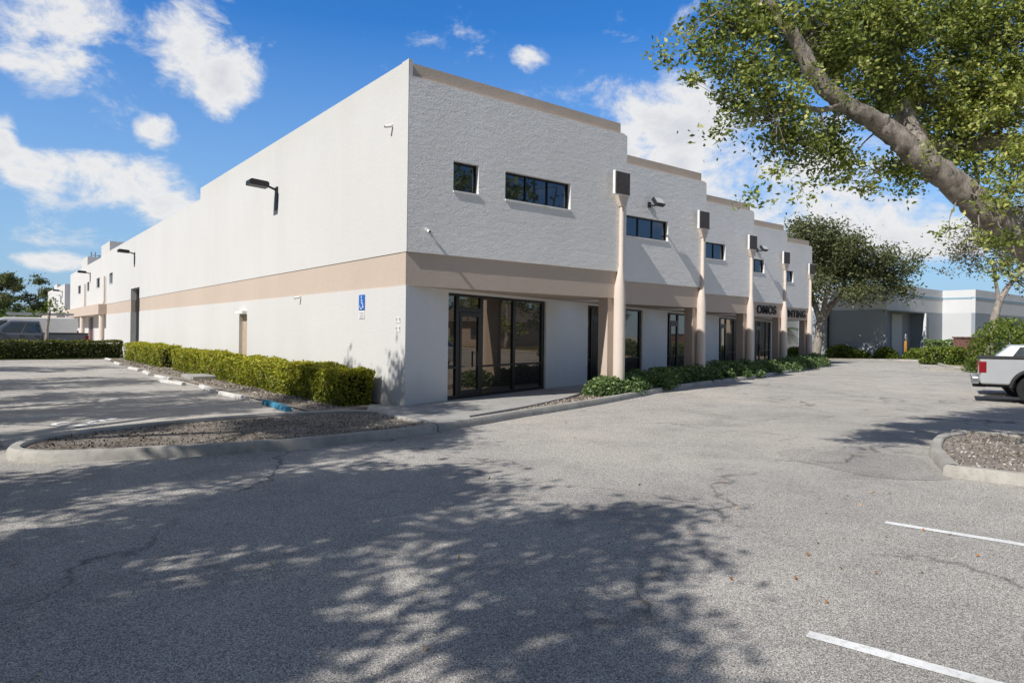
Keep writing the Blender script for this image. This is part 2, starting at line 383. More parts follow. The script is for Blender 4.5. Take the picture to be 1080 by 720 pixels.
# ------------------------------------------------------------------ main building
def wall_holes(fn, s0, s1, z0, z1, holes, th, mb=None, m=0):
    """wall in (s,z); fn(s, d, z) -> world, d = depth into the wall; holes (a,b,c,d)"""
    mb = mb or MB()
    xs = sorted({s0,s1,*[h[0] for h in holes],*[h[1] for h in holes]}); zs = sorted({z0,z1,*[h[2] for h in holes],*[h[3] for h in holes]})
    xs = [x for x in xs if s0<=x<=s1]; zs = [z for z in zs if z0<=z<=z1]
    solid = {}
    for i in range(len(xs)-1):
        for j in range(len(zs)-1):
            c = ((xs[i]+xs[i+1])/2,(zs[j]+zs[j+1])/2)
            solid[i,j] = not any(h[0]<c[0]<h[1] and h[2]<c[1]<h[3] for h in holes)
    q = lambda a,b,c,d: mb.add([fn(*a),fn(*b),fn(*c),fn(*d)],[(0,1,2,3)],m)
    for (i,j), sld in solid.items():
        if not sld: continue
        a,b,c,d = xs[i],xs[i+1],zs[j],zs[j+1]
        q((a,0,c),(b,0,c),(b,0,d),(a,0,d)); q((b,th,c),(a,th,c),(a,th,d),(b,th,d))
        if not solid.get((i-1,j),False): q((a,th,c),(a,0,c),(a,0,d),(a,th,d))
        if not solid.get((i+1,j),False): q((b,0,c),(b,th,c),(b,th,d),(b,0,d))
        if not solid.get((i,j-1),False): q((a,th,c),(b,th,c),(b,0,c),(a,0,c))
        if not solid.get((i,j+1),False): q((a,0,d),(b,0,d),(b,th,d),(a,th,d))
    return mb

B = empty('office_building', 'long two storey white stucco office building with tan bands and stepped shopfronts', 'building', (0,0,0))
SEC = [(0.0,7.0,0.0),(7.0,13.62,2.15),(13.62,20.1,4.3),(20.1,26.6,6.45),(26.6,33.2,8.6)]
def window(fn, a, b, c, d, nmull, parent=None, glass='glass_up', depth=.1, reveal=True):
    fr = MB(); w = .045
    def bx(s0,s1,z0,z1,d0,d1,mbx,m=0):
        pts = [fn(s,dd,z) for z in (z0,z1) for (s,dd) in ((s0,d0),(s1,d0),(s1,d1),(s0,d1))]
        mbx.add(pts, [(0,3,2,1),(4,5,6,7),(0,1,5,4),(1,2,6,5),(2,3,7,6),(3,0,4,7)], m)
    bx(a+.003,b-.003,c+.003,c+w,depth,depth+.06,fr); bx(a+.003,b-.003,d-w,d-.003,depth,depth+.06,fr)
    bx(a+.003,a+w,c+w,d-w,depth,depth+.06,fr); bx(b-w,b-.003,c+w,d-w,depth,depth+.06,fr)
    for k in range(1,nmull+1):
        s = a+(b-a)*k/(nmull+1); bx(s-.018,s+.018,c+w,d-w,depth,depth+.06,fr)
    f = fr.build('window', M['frame'], parent or B)
    g = MB(); bx(a+.01,b-.01,c+.01,d-.01,depth+.03,depth+.04,g); g.build('glass_pane', M[glass], f)
    sl = MB(); bx(a,b,c-.045,c-.002,-.025,depth,sl); sl.build('sill', M['panel_edge'], f)
    return f
ZB0, ZB1, ZT, ZC = 2.73, 3.47, 7.31, 7.66
for k,(x0,x1,y) in enumerate(SEC):
    fn = lambda s,d,z,y=y: (s, y+d, z)
    wx1 = x1-2.15; wx0 = wx1-2.16; sx0 = x0+1.19
    holes = [(wx0,wx1,4.97,5.65),(sx0,sx0+.71,4.97,5.65)]
    mb = wall_holes(fn, x0 if k==0 else x0+.002, x1, ZB1, ZT, holes, .3)
    mb.box((x1-.3,y+.3,ZB1),(x1,y+2.6,ZT))            # return wall where the facade steps back
    sec = mb.build('upper_wall', M['lifted_rough_white'], B)
    # ledge and recessed tan parapet above
    MB().box((x0+.02 if k else .11, y+.03, ZT),(x1-.06,y+.5,ZT+.045)).build('ledge', M['ledge'], sec)
    pb = MB().box((x0+.02 if k else .11, y+.13, ZT+.045),(x1-.14,y+.5,ZC)).box((x1-.5,y+.5,ZT+.045),(x1-.14,y+2.6,ZC)); pb.build('parapet', M['cap'], sec)
    if k == 0:
        MB().box((0,0,ZT),(.1,.3,ZC+.02)).build('corner_post', M['white'], sec)
    # band: tan storey band, set back a little under the wall, solid soffit over the entrances
    dd = lambda x: DIAG(x)+.3
    MB().prism([(x0+(.012 if k==0 else .0),y+.05),(x1-.05,y+.05),(x1-.05,dd(x1)),(x0+(.012 if k==0 else .0),max(dd(x0),y+.3))], ZB0, ZB1-.002).build('band', M['tan'], B)
    MB().box((x0+.02,y+.04,ZB1-.03),(x1-.02,y+.07,ZB1)).build('drip_edge', M['frame'], B) if False else None
    window(fn, wx0, wx1, 4.97, 5.65, 2); window(fn, sx0, sx0+.71, 4.97, 5.65, 0)
    # pier and tapered column with panel box
    MB().box((x1-.60,y+.10,.06),(x1-.22,y+.46,ZB0+.01)).build('pier', M['tan'], B)
    c = (x1-.30, y-.06)
    cb = MB().tube([(c[0],c[1],.02),(c[0],c[1],2.75),(c[0]+.0,c[1],3.05),(c[0]+.03,c[1]-.0,3.42),(c[0]+.05,c[1],3.62),(c[0]+.05,c[1],5.62)],[.163,.163,.146,.094,.068,.065],24)
    col = cb.build('column', M['column'], B, smooth=True)
    bx = x1-.74
    MB().box((bx,y-.25,5.55),(bx+.6,y-.165,6.2)).build('panel_box', M['panel_edge'], col, bevel=.008)
    MB().box((bx+.03,y-.262,5.57),(bx+.585,y-.2505,6.17)).build('panel_face', M['panel'], col)
    MB().extr([(bx+.26,5.56),(bx+.62,5.56),(bx+.52,5.28),(bx+.40,5.28)], y-.2, y-.002).build('bracket', M['column'], col)

# ground floor wall with five shopfronts, running diagonally behind the columns
dn = math.hypot(1,.335)
def fd(s, d, z): return (s - d*(-.335/dn)*-1*0 + d*(-.335)/dn, DIAG(s) + d/dn, z)
shops = [(1.42,5.75),(8.28,12.6),(15.11,19.3),(21.95,26.25),(28.75,32.6)]
gw = wall_holes(fd, .12, 33.2, .05, ZB0+.01, [(a,b,.05,2.66) for a,b in shops], .25)
gw.prism([(0,.02),(.121,DIAG(.121)),(.121,.3),(0,.3)], .05, ZB0-.001)
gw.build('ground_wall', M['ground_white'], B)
def sbox(mbx, s0,s1,z0,z1,d0,d1,m=0):
    pts = [fd(s,dd_,z) for z in (z0,z1) for (s,dd_) in ((s0,d0),(s1,d0),(s1,d1),(s0,d1))]
    mbx.add(pts, [(0,3,2,1),(4,5,6,7),(0,1,5,4),(1,2,6,5),(2,3,7,6),(3,0,4,7)], m)
for k,(a,b) in enumerate(shops):
    L_ = b-a; fr = MB()
    m1,m2,m3 = a+.42, a+1.36, a+2.80
    z0,z1 = .1, 2.655
    for s0,s1 in ((a+.003,a+.05),(m1-.06,m1+.06),(m2-.06,m2+.06),(m3-.06,m3+.06),(b-.14,b-.003)):
        sbox(fr,s0,s1,z0,z1,.06,.16)
    cuts = [(a+.05,m1-.06),(m1+.06,m2-.06),(m2+.06,m3-.06),(m3+.06,b-.14)]
    for i,(s0,s1) in enumerate(cuts):
        sbox(fr,s0,s1,z1-.06,z1,.06,.16)
        if i != 1: sbox(fr,s0,s1,z0,z0+.09,.06,.16)
        if i == 1: sbox(fr,s0,s1,2.22,2.34,.06,.16)
        if i != 1: sbox(fr,s0,s1,.84,.89,.06,.16)
    sf = fr.build('shopfront', M['frame'], B)
    for i,(s0,s1) in enumerate(cuts):
        if i == 1:
            g = MB(); sbox(g,s0+.001,s1-.001,2.34,z1-.06,.1,.115); g.build('glass_pane', M['glass'], sf)
            d_ = MB()
            sbox(d_,s0+.012,s0+.085,.115,2.21,.05,.13); sbox(d_,s1-.085,s1-.012,.115,2.21,.05,.13); sbox(d_,s0+.085,s1-.085,2.11,2.21,.05,.13); sbox(d_,s0+.085,s1-.085,.115,.30,.05,.13)
            sbox(d_,s1-.2,s1-.17,.85,1.25,.0,.03); sbox(d_,s1-.2,s1-.17,.87,.89,.03,.06); sbox(d_,s1-.2,s1-.17,1.21,1.23,.03,.06)
            dr = d_.build('door', M['frame'], sf)
            g2 = MB(); sbox(g2,s0+.085,s1-.085,.30,2.11,.085,.095)
            g2.build('glass_pane', M['glass'], sf)
        else:
            g = MB(); sbox(g,s0+.001,s1-.001,z0+.09,.84,.1,.115); sbox(g,s0+.001,s1-.001,.89,z1-.06,.1,.115); g.build('glass_pane', M['glass'], sf)

# long left wall
fl = lambda s,d,z: (d, s, z)
lw = MB()
def flip(mb, i0):
    for i in range(i0,len(mb.f)): mb.f[i] = mb.f[i][::-1]
lower_holes = [(11.1,12.0,.05,2.25),(31.0,33.8,.05,ZB0)]
wall_holes(fl, .3, 43.6, .05, ZB0, lower_holes, .3, lw)
wall_holes(fl, .3, 17.6, ZB1, 7.66, [], .3, lw)
farw = [(40.95,42.5,4.85,5.6),(47.2,48.9,4.85,5.6),(53.3,54.7,4.85,5.6),(59.2,61.2,4.85,5.6)]
wall_holes(fl, 17.6, 42.4, ZB1, 7.2, [farw[0],(31.0,33.8,ZB1,4.13)], .3, lw)
lw.box((0,42.4,ZB1),(.3,46.5,7.9))
wall_holes(fl, 46.5, 67.5, ZB1, 7.05, farw[1:], .3, lw)
lw.box((0,54.6,7.05),(.3,58.6,7.8)); lw.box((.3,42.4,7.2),(9,42.6,7.89)); lw.box((.3,58.4,7.05),(5,58.6,7.79)); lw.box((.3,54.6,7.05),(5,54.8,7.79))
lw.box((.0,67.5,.05),(40,67.8,7.04))
wall_holes(lambda s,d,z:(.6+d,s,z), 43.6, 67.5, .05, ZB0, [(44.2,46.6,.05,2.7),(55.8,58.8,.05,2.7)], .3, lw)
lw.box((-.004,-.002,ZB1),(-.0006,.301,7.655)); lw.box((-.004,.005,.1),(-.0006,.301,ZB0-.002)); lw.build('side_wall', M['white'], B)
bb = MB()
wall_holes(lambda s,d,z:(.018+d,s,z), .3, 43.6, ZB0+.002, ZB1-.002, [(31.0,33.8,ZB0,ZB1)], .25, bb); bb.build('band', M['tan'], B)
MB().box((-.5,43.6,ZB0),(.6,67.3,ZB1)).build('canopy', M['tan'], B)
for s in ((11.1,12.0),):
    d_ = MB().box((.12,11.1,.1),(.17,12.0,2.25)); dd_ = d_.build('door', M['door_tan'], B)
    MB().box((-.0,11.14,2.28),(-.16,11.96,2.38)).build('door_hood', M['panel_edge'], B)
    MB().tube([(.08,11.2,1.05),(.08,11.32,1.05)],.025,8).build('handle', M['grey_metal'], dd_)
r = MB().box((1.2,31.0,.05),(1.3,33.8,4.13)); r.build('roller_door', M['black'], B)
MB().box((.3,33.8,.05),(1.2,33.95,4.13)).box((.3,30.85,.05),(1.2,31.0,4.13)).box((.3,30.85,4.13),(1.2,33.95,4.25)).build('door_recess', M['grey_metal'], B)
M['maroon'] = simple('maroon_door', (.10,.025,.03), .5)
for a,b in ((44.2,46.6),(55.8,58.8)): MB().box((.75,a,.05),(.8,b,2.7)).build('entrance_door', M['maroon'], B)
for i,(a,b,c,d) in enumerate(farw): window(fl, a,b,c,d, 0)
for yy in (43.9, 55.2):
    cb = MB().tube([(-.25,yy,.02),(-.25,yy,2.75),(-.2,yy,3.4),(-.12,yy,3.7),(-.12,yy,5.5)],[.18,.18,.12,.08,.07],12)
    cc = cb.build('column', M['column'], B, smooth=True)
MB().prism([(.3,.3),(6.8,.3),(6.8,2.45),(13.4,2.45),(13.4,4.6),(19.9,4.6),(19.9,6.75),(26.4,6.75),(26.4,8.9),(33,8.9),(33,67.5),(.3,67.5)], 6.85, 6.9).build('roof', M['roof'], B)
MB().box((33.0,11.3,.05),(33.2,67.5,ZB0)).box((33.0,11.3,ZB0),(33.2,67.5,7.2)).build('end_wall', M['white'], B)
# dim rooms behind the glass are not seen: tinted panes

# ---- lamps, cameras, signs on the building (each lifts off: things of their own)
def wall_pack(name, label, loc, rz, s=1.0):
    e = empty(name, label, 'wall lamp', loc, rz, 'shoebox lamps on the white side wall')     # local +x = away from the wall
    MB().box((0,-.11,-.62*s),(.04,.11,.1)).build('wall_plate', M['black'], e, bevel=.006)
    MB().tube([(.03,0,0),(.2,0,.06),(.34,0,.1)],.035,10).build('arm', M['black'], e, smooth=True)
    MB().extr([(.3,.02),(.9,.05),(.9,.18),(.84,.23),(.35,.2),(.3,.16)],-.2,.2).build('lamp_head', M['black'], e, bevel=.015)
    MB().box((.36,-.16,.005),(.85,.16,.035), M=Matrix.Rotation(-.05,4,'Y')).build('lens', M['lens'], e)
    return e
wall_pack('wall_lamp', 'black shoebox wall lamp high on the white side wall, nearest the corner', (0,8.25,6.1), math.pi)
wall_pack('wall_lamp', 'small black shoebox wall lamp above the tall dark doorway', (0,32.6,6.15), math.pi)
wall_pack('wall_lamp', 'tiny black wall lamp beside the far upper windows over the canopy', (0,52.6,6.2), math.pi)
def floodlight(label, loc):
    e = empty('floodlight', label, 'floodlight', loc, 0, 'floodlights on the stepped facade')   # faces -y
    MB().box((-.07,-.04,-.09),(.07,0,.09)).build('mount', M['black'], e)
    MB().tube([(0,-.03,0),(0,-.26,-.06)],.03,8).build('arm', M['black'], e)
    R = Matrix.Translation((0.06,-.36,.06)) @ Matrix.Rotation(math.radians(-35),4,'X')
    MB().box((-.21,-.07,-.15),(.21,.07,.15),M=R).build('lamp_head', M['black'], e, bevel=.012)
    MB().box((-.18,-.078,-.12),(.18,-.0705,.12),M=R).build('lens', M['lens'], e)
    for k in range(0): pass
    return e
floodlight('dark square floodlight on the facade above the wide blue window', (10.45,2.15,6.1))
floodlight('dark square floodlight beside the third column panel box', (23.75,6.45,6.1))
def camera_thing(label, loc, rz):
    e = empty('security_camera', label, 'security camera', loc, rz, 'security cameras on the walls'); e.scale = (.6,.6,.6)
    MB().tube([(0,0,0),(.03,0,0)],.06,12).build('mount', M['panel_edge'], e, smooth=True)
    MB().tube([(.02,0,0),(.1,0,-.02),(.14,0,-.07)],.02,8).build('arm', M['panel_edge'], e, smooth=True)
    MB().tube([(.06,.02,-.07),(.3,-.04,-.12)],.055,12).build('housing', M['panel_edge'], e, smooth=True)
    MB().tube([(.301,-.04,-.12),(.31,-.042,-.122)],.04,12).build('lens', M['black'], e)
    return e
camera_thing('white security camera high on the side wall close to the roof corner', (0,.72,6.4), math.pi)
camera_thing('white security camera on the rough grey facade just above the tan band', (.5,0,4.0), -math.pi/2)
camera_thing('small security camera hanging from the tan band between sign and door', (0,6.15,2.72), math.pi)
# accessible parking sign
e = empty('parking_sign', 'blue wheelchair parking sign with a pale notice plate below on the white wall', 'sign', (0,2.15,2.0))
MB().box((-.018,-.155,.23),(-.002,.155,.60)).build('sign_plate', M['blue'], e, bevel=.004)
MB().box((-.018,-.15,.03),(-.002,.15,.20)).build('notice_plate', M['sign_white'], e)
mb = MB()
def vb(a,b,w):      # bar in (y,z) on the sign
    a = Vector((0,*a)); b = Vector((0,*b)); d = (b-a).normalized(); n = Vector((0,-d.z,d.y))*w/2
    mb.add([Vector((-.021,0,0))+p for p in (a-n,a+n,b+n,b-n)],[(0,1,2,3)])
for i in range(14):
    a0 = math.radians(130+i*17); a1 = math.radians(130+(i+1)*17+2)
    vb((.015+.075*math.cos(a0),.335+.075*math.sin(a0)),(.015+.075*math.cos(a1),.335+.075*math.sin(a1)),.022)
vb((.01,.50),(.0,.39),.03); vb((.0,.395),(-.06,.395),.024); vb((-.06,.395),(-.09,.29),.024); vb((-.09,.295),(-.115,.305),.022); vb((.008,.46),(-.05,.46),.02); vb((.01,.525),(.012,.565),.04)
mb.build('wheelchair_symbol', M['sign_white'], e)
mb = MB()
for i in range(4): mb.box((-.021,-.11,.05+.036*i),(-.0185,.11,.064+.036*i))
mb.build('notice_text', M['mark_grey'], e)
for i,(z,lb) in enumerate(((1.97,'upper small pale number plate at the white wall corner'),(1.77,'lower small pale number plate at the white wall corner'))):
    e = empty('number_plate', lb, 'plate', (0,.33,z), 0, 'number plates at the corner')
    MB().box((-.012,-.1,-.06),(-.002,.1,.06)).build('plate', M['panel_edge'], e)
    mb = MB()
    for q in (-.07,.06): mb.box((-.015,q-.03,.02),(-.0125,q+.03,.05)).box((-.015,q-.03,-.05),(-.0125,q-.012,.02)).box((-.015,q+.012,-.02),(-.0125,q+.03,.02))
    mb.build('numeral', M['mark_grey'], e)
def letters(txt, label, x, y, z, size):
    cu = bpy.data.curves.new('t','FONT'); cu.body = txt; cu.size = size; cu.extrude = .03; cu.offset = size*.014; cu.space_character = 1.08
    tmp = bpy.data.objects.new('t', cu); COL.objects.link(tmp)
    bpy.context.view_layer.update()
    me = bpy.data.meshes.new_from_object(tmp.evaluated_get(bpy.context.evaluated_depsgraph_get())); bpy.data.objects.remove(tmp)
    o = bpy.data.objects.new('sign_letters', me); COL.objects.link(o); o.location = (x,y,z); o.rotation_euler = (math.pi/2,0,0)
    me.materials.clear(); me.materials.append(M['letters']); tag(o, label, 'sign'); return o
letters('OMOS', 'black letters OMOS on the tan band of the fourth step', 23.85, 6.47, 2.90, .60)
letters('INTING', 'black letters INTING on the tan band of the last step', 30.42, 8.62, 2.90, .60)

# ------------------------------------------------------------------ leaves
def leaf_cloud(name, centers, normals_up, size, mat, parent=None, tint=None, aspect=.5, flat=.35, bias=None):
    """one mesh of leaf faces. centers (n,3)"""
    n = len(centers); C = np.asarray(centers, dtype=np.float64)
    d = rng.normal(size=(n,3)); d[:,2] *= .7; d /= np.linalg.norm(d,axis=1)[:,None]
    nr = rng.normal(size=(n,3)); nr[:,2] += normals_up
    if bias is not None: nr += bias
    nr -= (nr*d).sum(1)[:,None]*d; nr /= np.linalg.norm(nr,axis=1)[:,None]+1e-9
    w = np.cross(d, nr)
    s = size*rng.uniform(.65,1.3,size=n)[:,None]
    hw = s*aspect*.5
    v = np.empty((n,4,3)); v[:,0] = C-d*s*.5; v[:,1] = C+w*hw+nr*hw*flat; v[:,2] = C+d*s*.5; v[:,3] = C-w*hw+nr*hw*flat
    me = bpy.data.meshes.new(name); me.vertices.add(n*4); me.vertices.foreach_set('co', v.reshape(-1))
    me.loops.add(n*4); me.loops.foreach_set('vertex_index', np.arange(n*4,dtype=np.int32))
    me.polygons.add(n); me.polygons.foreach_set('loop_start', np.arange(0,n*4,4,dtype=np.int32))
    me.update(calc_edges=True)
    if tint is None: tint = rng.uniform(0,1,n)
    a = me.attributes.new('tint','FLOAT','FACE'); a.data.foreach_set('value', np.clip(tint,0,1).astype(np.float32))
    me.materials.append(mat); me.validate()
    o = bpy.data.objects.new(name, me); COL.objects.link(o)
    if parent: o.parent = parent
    return o

def make_tree(name, label, group, base, limbs, clumps, nleaf, lsize, leaf, barkm, spray=.33, twig=.012, per=38, cat='tree', spread=1.0):
    """limbs: list of (points, radii); clumps: list of (center, radius, weight)"""
    base = Vector(base)
    e = empty(name, label, cat, base, 0, group)
    tb = MB(); nodes = []
    for pts, rad in limbs:
        P = [Vector(p)-base for p in pts]
        # resample with a little wander
        fine = []; fr = []
        for i in range(len(P)-1):
            k = 9 if len(clumps) > 60 else 4
            for q in range(k):
                t = q/k; p0 = P[max(i-1,0)]; p1 = P[i]; p2 = P[i+1]; p3 = P[min(i+2,len(P)-1)]
                pt = .5*((2*p1)+(-p0+p2)*t+(2*p0-5*p1+4*p2-p3)*t*t+(-p0+3*p1-3*p2+p3)*t**3)
                r_ = rad[i]+(rad[i+1]-rad[i])*t
                fine.append(pt+Vector((random.gauss(0,1),random.gauss(0,1),random.gauss(0,1)))*r_*(.05 if len(clumps) > 60 else .09)); fr.append(r_*random.uniform(.95,1.06))
        fine.append(P[-1]); fr.append(rad[-1])
        tb.tube(fine, fr, (22 if len(clumps) > 60 else 12) if fr[0] > .1 else 8)
        nodes += list(zip(fine, fr))
    tot = sum(w*r**2 for c,r,w in clumps)
    cen = []; tin = []
    for c, r, w in clumps:
        c = Vector(c)-base
        nl = nleaf*w*r**2/tot; ns = max(2,int(nl/per))
        # limb from skeleton to the clump
        j = min(range(len(nodes)), key=lambda q:(nodes[q][0]-c).length + .0*nodes[q][1])
        a, ra = nodes[j]
        r0 = min(ra*.55, max(.012, r*.045))
        mid = a.lerp(c,.5)+Vector((random.gauss(0,.12),random.gauss(0,.12),random.gauss(0,.08)))*(c-a).length*.6
        bp = []
        for q in range(7):
            t = q/6; bp.append((1-t)**2*a+2*t*(1-t)*mid+t*t*c)
        tb.tube(bp, [r0*(1-.72*q/6) for q in range(7)], 7)
        bn = bp[2:]
        shade0 = random.gauss(0,.07)
        for _ in range(ns):
            v = Vector((random.gauss(0,1),random.gauss(0,1),random.gauss(0,1))).normalized()*r*random.random()**.42
            v.z *= .85
            s = c+v
            b0 = min(bn, key=lambda q:(q-s).length)
            k = (b0+s)/2+Vector((random.gauss(0,1),random.gauss(0,1),random.gauss(0,1)))*(s-b0).length*.12
            tb.tube([b0,k,s],[max(twig,r0*.22),twig*.8,twig*.4],4,caps=False)
            m = max(3,int(per*random.uniform(.5,1.5)))
            sp = spray*random.uniform(.6,1.25)
            dirn = (s-b0).normalized() if (s-b0).length>1e-4 else Vector((0,0,1))
            off = rng.normal(size=(m,3))*np.array([sp,sp,sp*.6])*.5*spread
            al = rng.uniform(-.6,.5,m)[:,None]*np.array(dirn)*sp
            cen.append(np.array(s)+off+al)
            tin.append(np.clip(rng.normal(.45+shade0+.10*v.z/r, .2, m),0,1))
    from mathutils import noise as mn
    if len(clumps) > 60:
        tb.v = [tuple(Vector(p)*1.0 + Vector((mn.noise(Vector(p)*5),mn.noise(Vector(p)*5+Vector((9,3,1))),mn.noise(Vector(p)*5+Vector((2,8,5)))))*min(.03,.02) + Vector((mn.noise(Vector(p)*14),mn.noise(Vector(p)*14+Vector((9,3,1))),0))*.012) for p in tb.v]
    tb.build('trunk', barkm, e, smooth=True)
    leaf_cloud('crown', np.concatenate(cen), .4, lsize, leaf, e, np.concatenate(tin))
    return e

# --- big oak over the right of the lot, standing in the right island
bt = Vector((4.7,-11.3,.06))
P = at
limbs = [
 ([bt, bt+Vector((-.15,.1,.9)), at(1150,300,9.1), at(1085,262,9.0), at(1042,228,8.9), at(1000,192,8.8), at(962,162,8.7), at(925,132,8.6), at(888,112,8.5), at(862,88,8.4), at(838,48,8.3), at(815,15,8.2), at(790,-25,8.1), at(765,-80,8.0)],
  [.36,.28,.235,.20,.182,.164,.148,.128,.108,.094,.082,.070,.058,.03]),
 ([at(1150,300,9.1), at(1118,215,9.3), at(1085,162,9.5), at(1045,152,9.6), at(1005,158,9.6), at(975,148,9.5), at(950,105,9.3)], [.22,.17,.14,.12,.10,.07,.03]),
 ([at(1150,300,9.1), at(1165,180,9.5), at(1150,60,9.8), at(1110,-60,9.9), at(1060,-180,9.9)], [.25,.2,.16,.11,.05]),
 ([at(1150,300,9.1), at(1230,200,8.7), at(1320,80,8.4), at(1380,-60,8.2)], [.24,.18,.12,.05]),
 ([at(1000,192,8.8), at(965,150,9.2), at(935,85,9.5), at(925,10,9.7), at(915,-70,9.8)], [.14,.11,.08,.06,.03]),
 ([at(888,112,8.5), at(862,118,8.3), at(838,112,8.1), at(815,128,7.9)], [.05,.03,.02,.008]),
]
px = lambda x,y,r,t,w=1.0: (at(x,y,t), r*t/720.0, w)
clumps = [px(852,78,16,7.9,.7),px(900,96,14,8.1,.35),px(1040,215,14,8.3,.5),px(1066,248,16,8.3,.6),px(985,165,12,8.3,.3),px(825,20,20,7.8,.5),px(765,25,42,8.0),px(790,75,40,8.0),px(812,120,36,8.2),px(775,110,26,7.9,.8),px(742,60,26,7.8,.35),px(716,40,20,7.7,.2),
 px(832,150,34,8.2),px(850,40,50,8.8),px(800,15,40,8.6),px(880,60,48,9.0),px(868,150,34,8.8),px(905,20,50,9.0),px(915,95,42,9.3),px(893,175,22,8.8,.9),
 px(955,40,60,9.4),px(960,105,48,9.6),px(940,178,26,9.0,.9),px(915,198,14,8.8,.7),px(1000,30,60,9.6),px(1020,100,50,9.6),px(1060,50,60,9.4),px(1005,150,40,9.7),px(975,185,20,9.4,.8),
 px(1055,120,45,9.2),px(1078,170,34,8.8,.8),px(1062,205,26,8.6,.7),px(1030,175,28,9.7,.8),px(1030,262,14,8.5,.5),px(1052,285,12,8.4,.4),px(1075,290,16,8.4,.5),px(1000,245,8,8.6,.3),
 px(812,186,16,8.0,.5),px(845,196,13,8.1,.55),px(790,205,8,7.9,.4),px(872,192,16,8.3,.6),px(700,64,10,7.6,.25),px(728,84,12,7.7,.25),px(755,140,12,7.9,.3),px(960,205,10,9.1,.5),
 px(1100,0,70,9.4),px(1150,80,70,9.2),px(1200,0,80,9.0),px(1260,90,70,8.8),px(1320,-20,80,8.6),px(1380,100,60,8.3),px(1420,-60,70,8.2),
 px(860,-50,60,9.0),px(930,-80,70,9.4),px(1010,-80,80,9.6),px(1100,-110,80,9.8),px(1060,-190,70,9.9),px(960,-170,60,9.6),px(780,-60,50,8.2),px(1200,-120,80,9.4),px(1180,-220,70,9.6),px(1300,-140,80,9.0)]
make_tree('oak_tree', 'big oak with a thick leaning grey limb spreading across the upper right', 'trees around the lot', bt, limbs, clumps, 170000, .068, M['oak'], M['bark'], .21, .009, 48)

# --- oak past the end of the office building
b2 = at(862,379,54); b2.z = .05
limbs = [([b2, at(864,350,54), at(866,340,54), at(882,318,54), at(905,300,53), at(930,290,53)],[.34,.3,.27,.22,.15,.07]),
 ([at(866,342,54), at(858,320,54), at(848,290,55), at(845,262,55)],[.24,.19,.13,.06]),
 ([at(867,338,54), at(872,310,53), at(880,280,53), at(890,255,53)],[.2,.16,.1,.05])]
cl = [(850,268,28),(870,255,26),(845,250,20),(890,268,28),(905,285,26),(880,292,22),(925,285,26),(943,300,18),(912,306,18),(860,300,18),(895,315,12),(960,285,12),(838,300,16),(870,278,30),(935,272,14),(968,272,7),(955,312,10),(842,240,10),(868,241,12),(900,256,14),(856,318,10)]
make_tree('oak_tree', 'rounded oak with forked pale trunk just past the far end of the office building', 'trees around the lot', b2, limbs, [px(x,y,r,53+random.uniform(-2,2)) for x,y,r in cl], 26000, .24, M['oak_far'], M['bark_far'], .9, .02, 26)
# --- thin oak on the right in front of the grey building
b3 = at(1043,378,46); b3.z = .05
limbs = [([b3, at(1045,360,46), at(1049,340,46), at(1054,322,46), at(1066,302,46), at(1082,285,46)],[.32,.28,.26,.22,.15,.08]),
 ([at(1054,322,46), at(1050,300,46), at(1046,280,45), at(1030,268,45)],[.15,.11,.08,.03])]
cl = [(1020,262,20,.5),(1045,250,22,.8),(1068,262,20,.9),(1080,245,24,.8),(1005,275,14,.25),(1000,292,9,.15),(1060,280,14,.8),(1030,282,14,.5),(1070,228,20,.7),(1095,265,25,.8),(1045,232,16,.5),(1074,300,10,.7)]
make_tree('oak_tree', 'thin half bare oak with crooked trunk in front of the grey building', 'trees around the lot', b3, limbs, [(at(x,y,46+random.uniform(-1,1)),r*46/720,w) for x,y,r,w in cl], 8500, .2, M['dry'], M['bark_far'], .7, .02, 18)

# --- shading oaks on the verge left of the lot (their shadows fall across the asphalt)
def shade_tree(label, x, y, h, r, n, seed):
    random.seed(seed)
    b = Vector((x,y,.03)); top = Vector((x+.4,y,h))
    limbs = [([b, b+Vector((.1,0,1.6)), b+Vector((.25,.1,h*.45)), top],[.3,.26,.2,.07])]
    cl = []
    for k in range(5):
        a = k*1.256+random.uniform(-.3,.3); e1 = Vector((x+math.cos(a)*r*.75, y+math.sin(a)*r*.75, h*random.uniform(.68,.85)))
        limbs.append(([b+Vector((.15,.05,h*.33)), (b+Vector((.2,0,h*.4))).lerp(e1,.5)+Vector((0,0,.3)), e1],[.14,.1,.04]))
    for k in range(34):
        a = random.uniform(0,6.283); q = r*math.sqrt(random.random()); z = h*random.uniform(.6,.98)-.12*q
        cl.append((Vector((x+math.cos(a)*q, y+math.sin(a)*q, z)), random.uniform(.55,1.05), random.uniform(.6,1.1)))
    make_tree('oak_tree', label, 'trees around the lot', b, limbs, cl, n, .16, M['oak'], M['bark'], .40, .010, 40)
shade_tree('dense oak on the left verge behind the camera', -16.2,-13.2, 7.6, 4.3, 50000, 3)
shade_tree('dense oak on the left verge beside the camera', -13.8,-8.3, 7.6, 4.3, 40000, 4)
shade_tree('spreading oak on the left verge facing the corner', -12.9,-1.3, 10.6, 4.2, 40000, 5)
shade_tree('open oak on the left verge beside the accessible bay', -12.2,4.2, 7.6, 3.4, 16000, 6)
shade_tree('open oak on the left verge beside the middle bays', -11.9,11.5, 7.4, 3.0, 11000, 8)
shade_tree('open oak on the left verge beside the last bays', -11.9,20, 7.2, 2.8, 9000, 9)
random.seed(21)

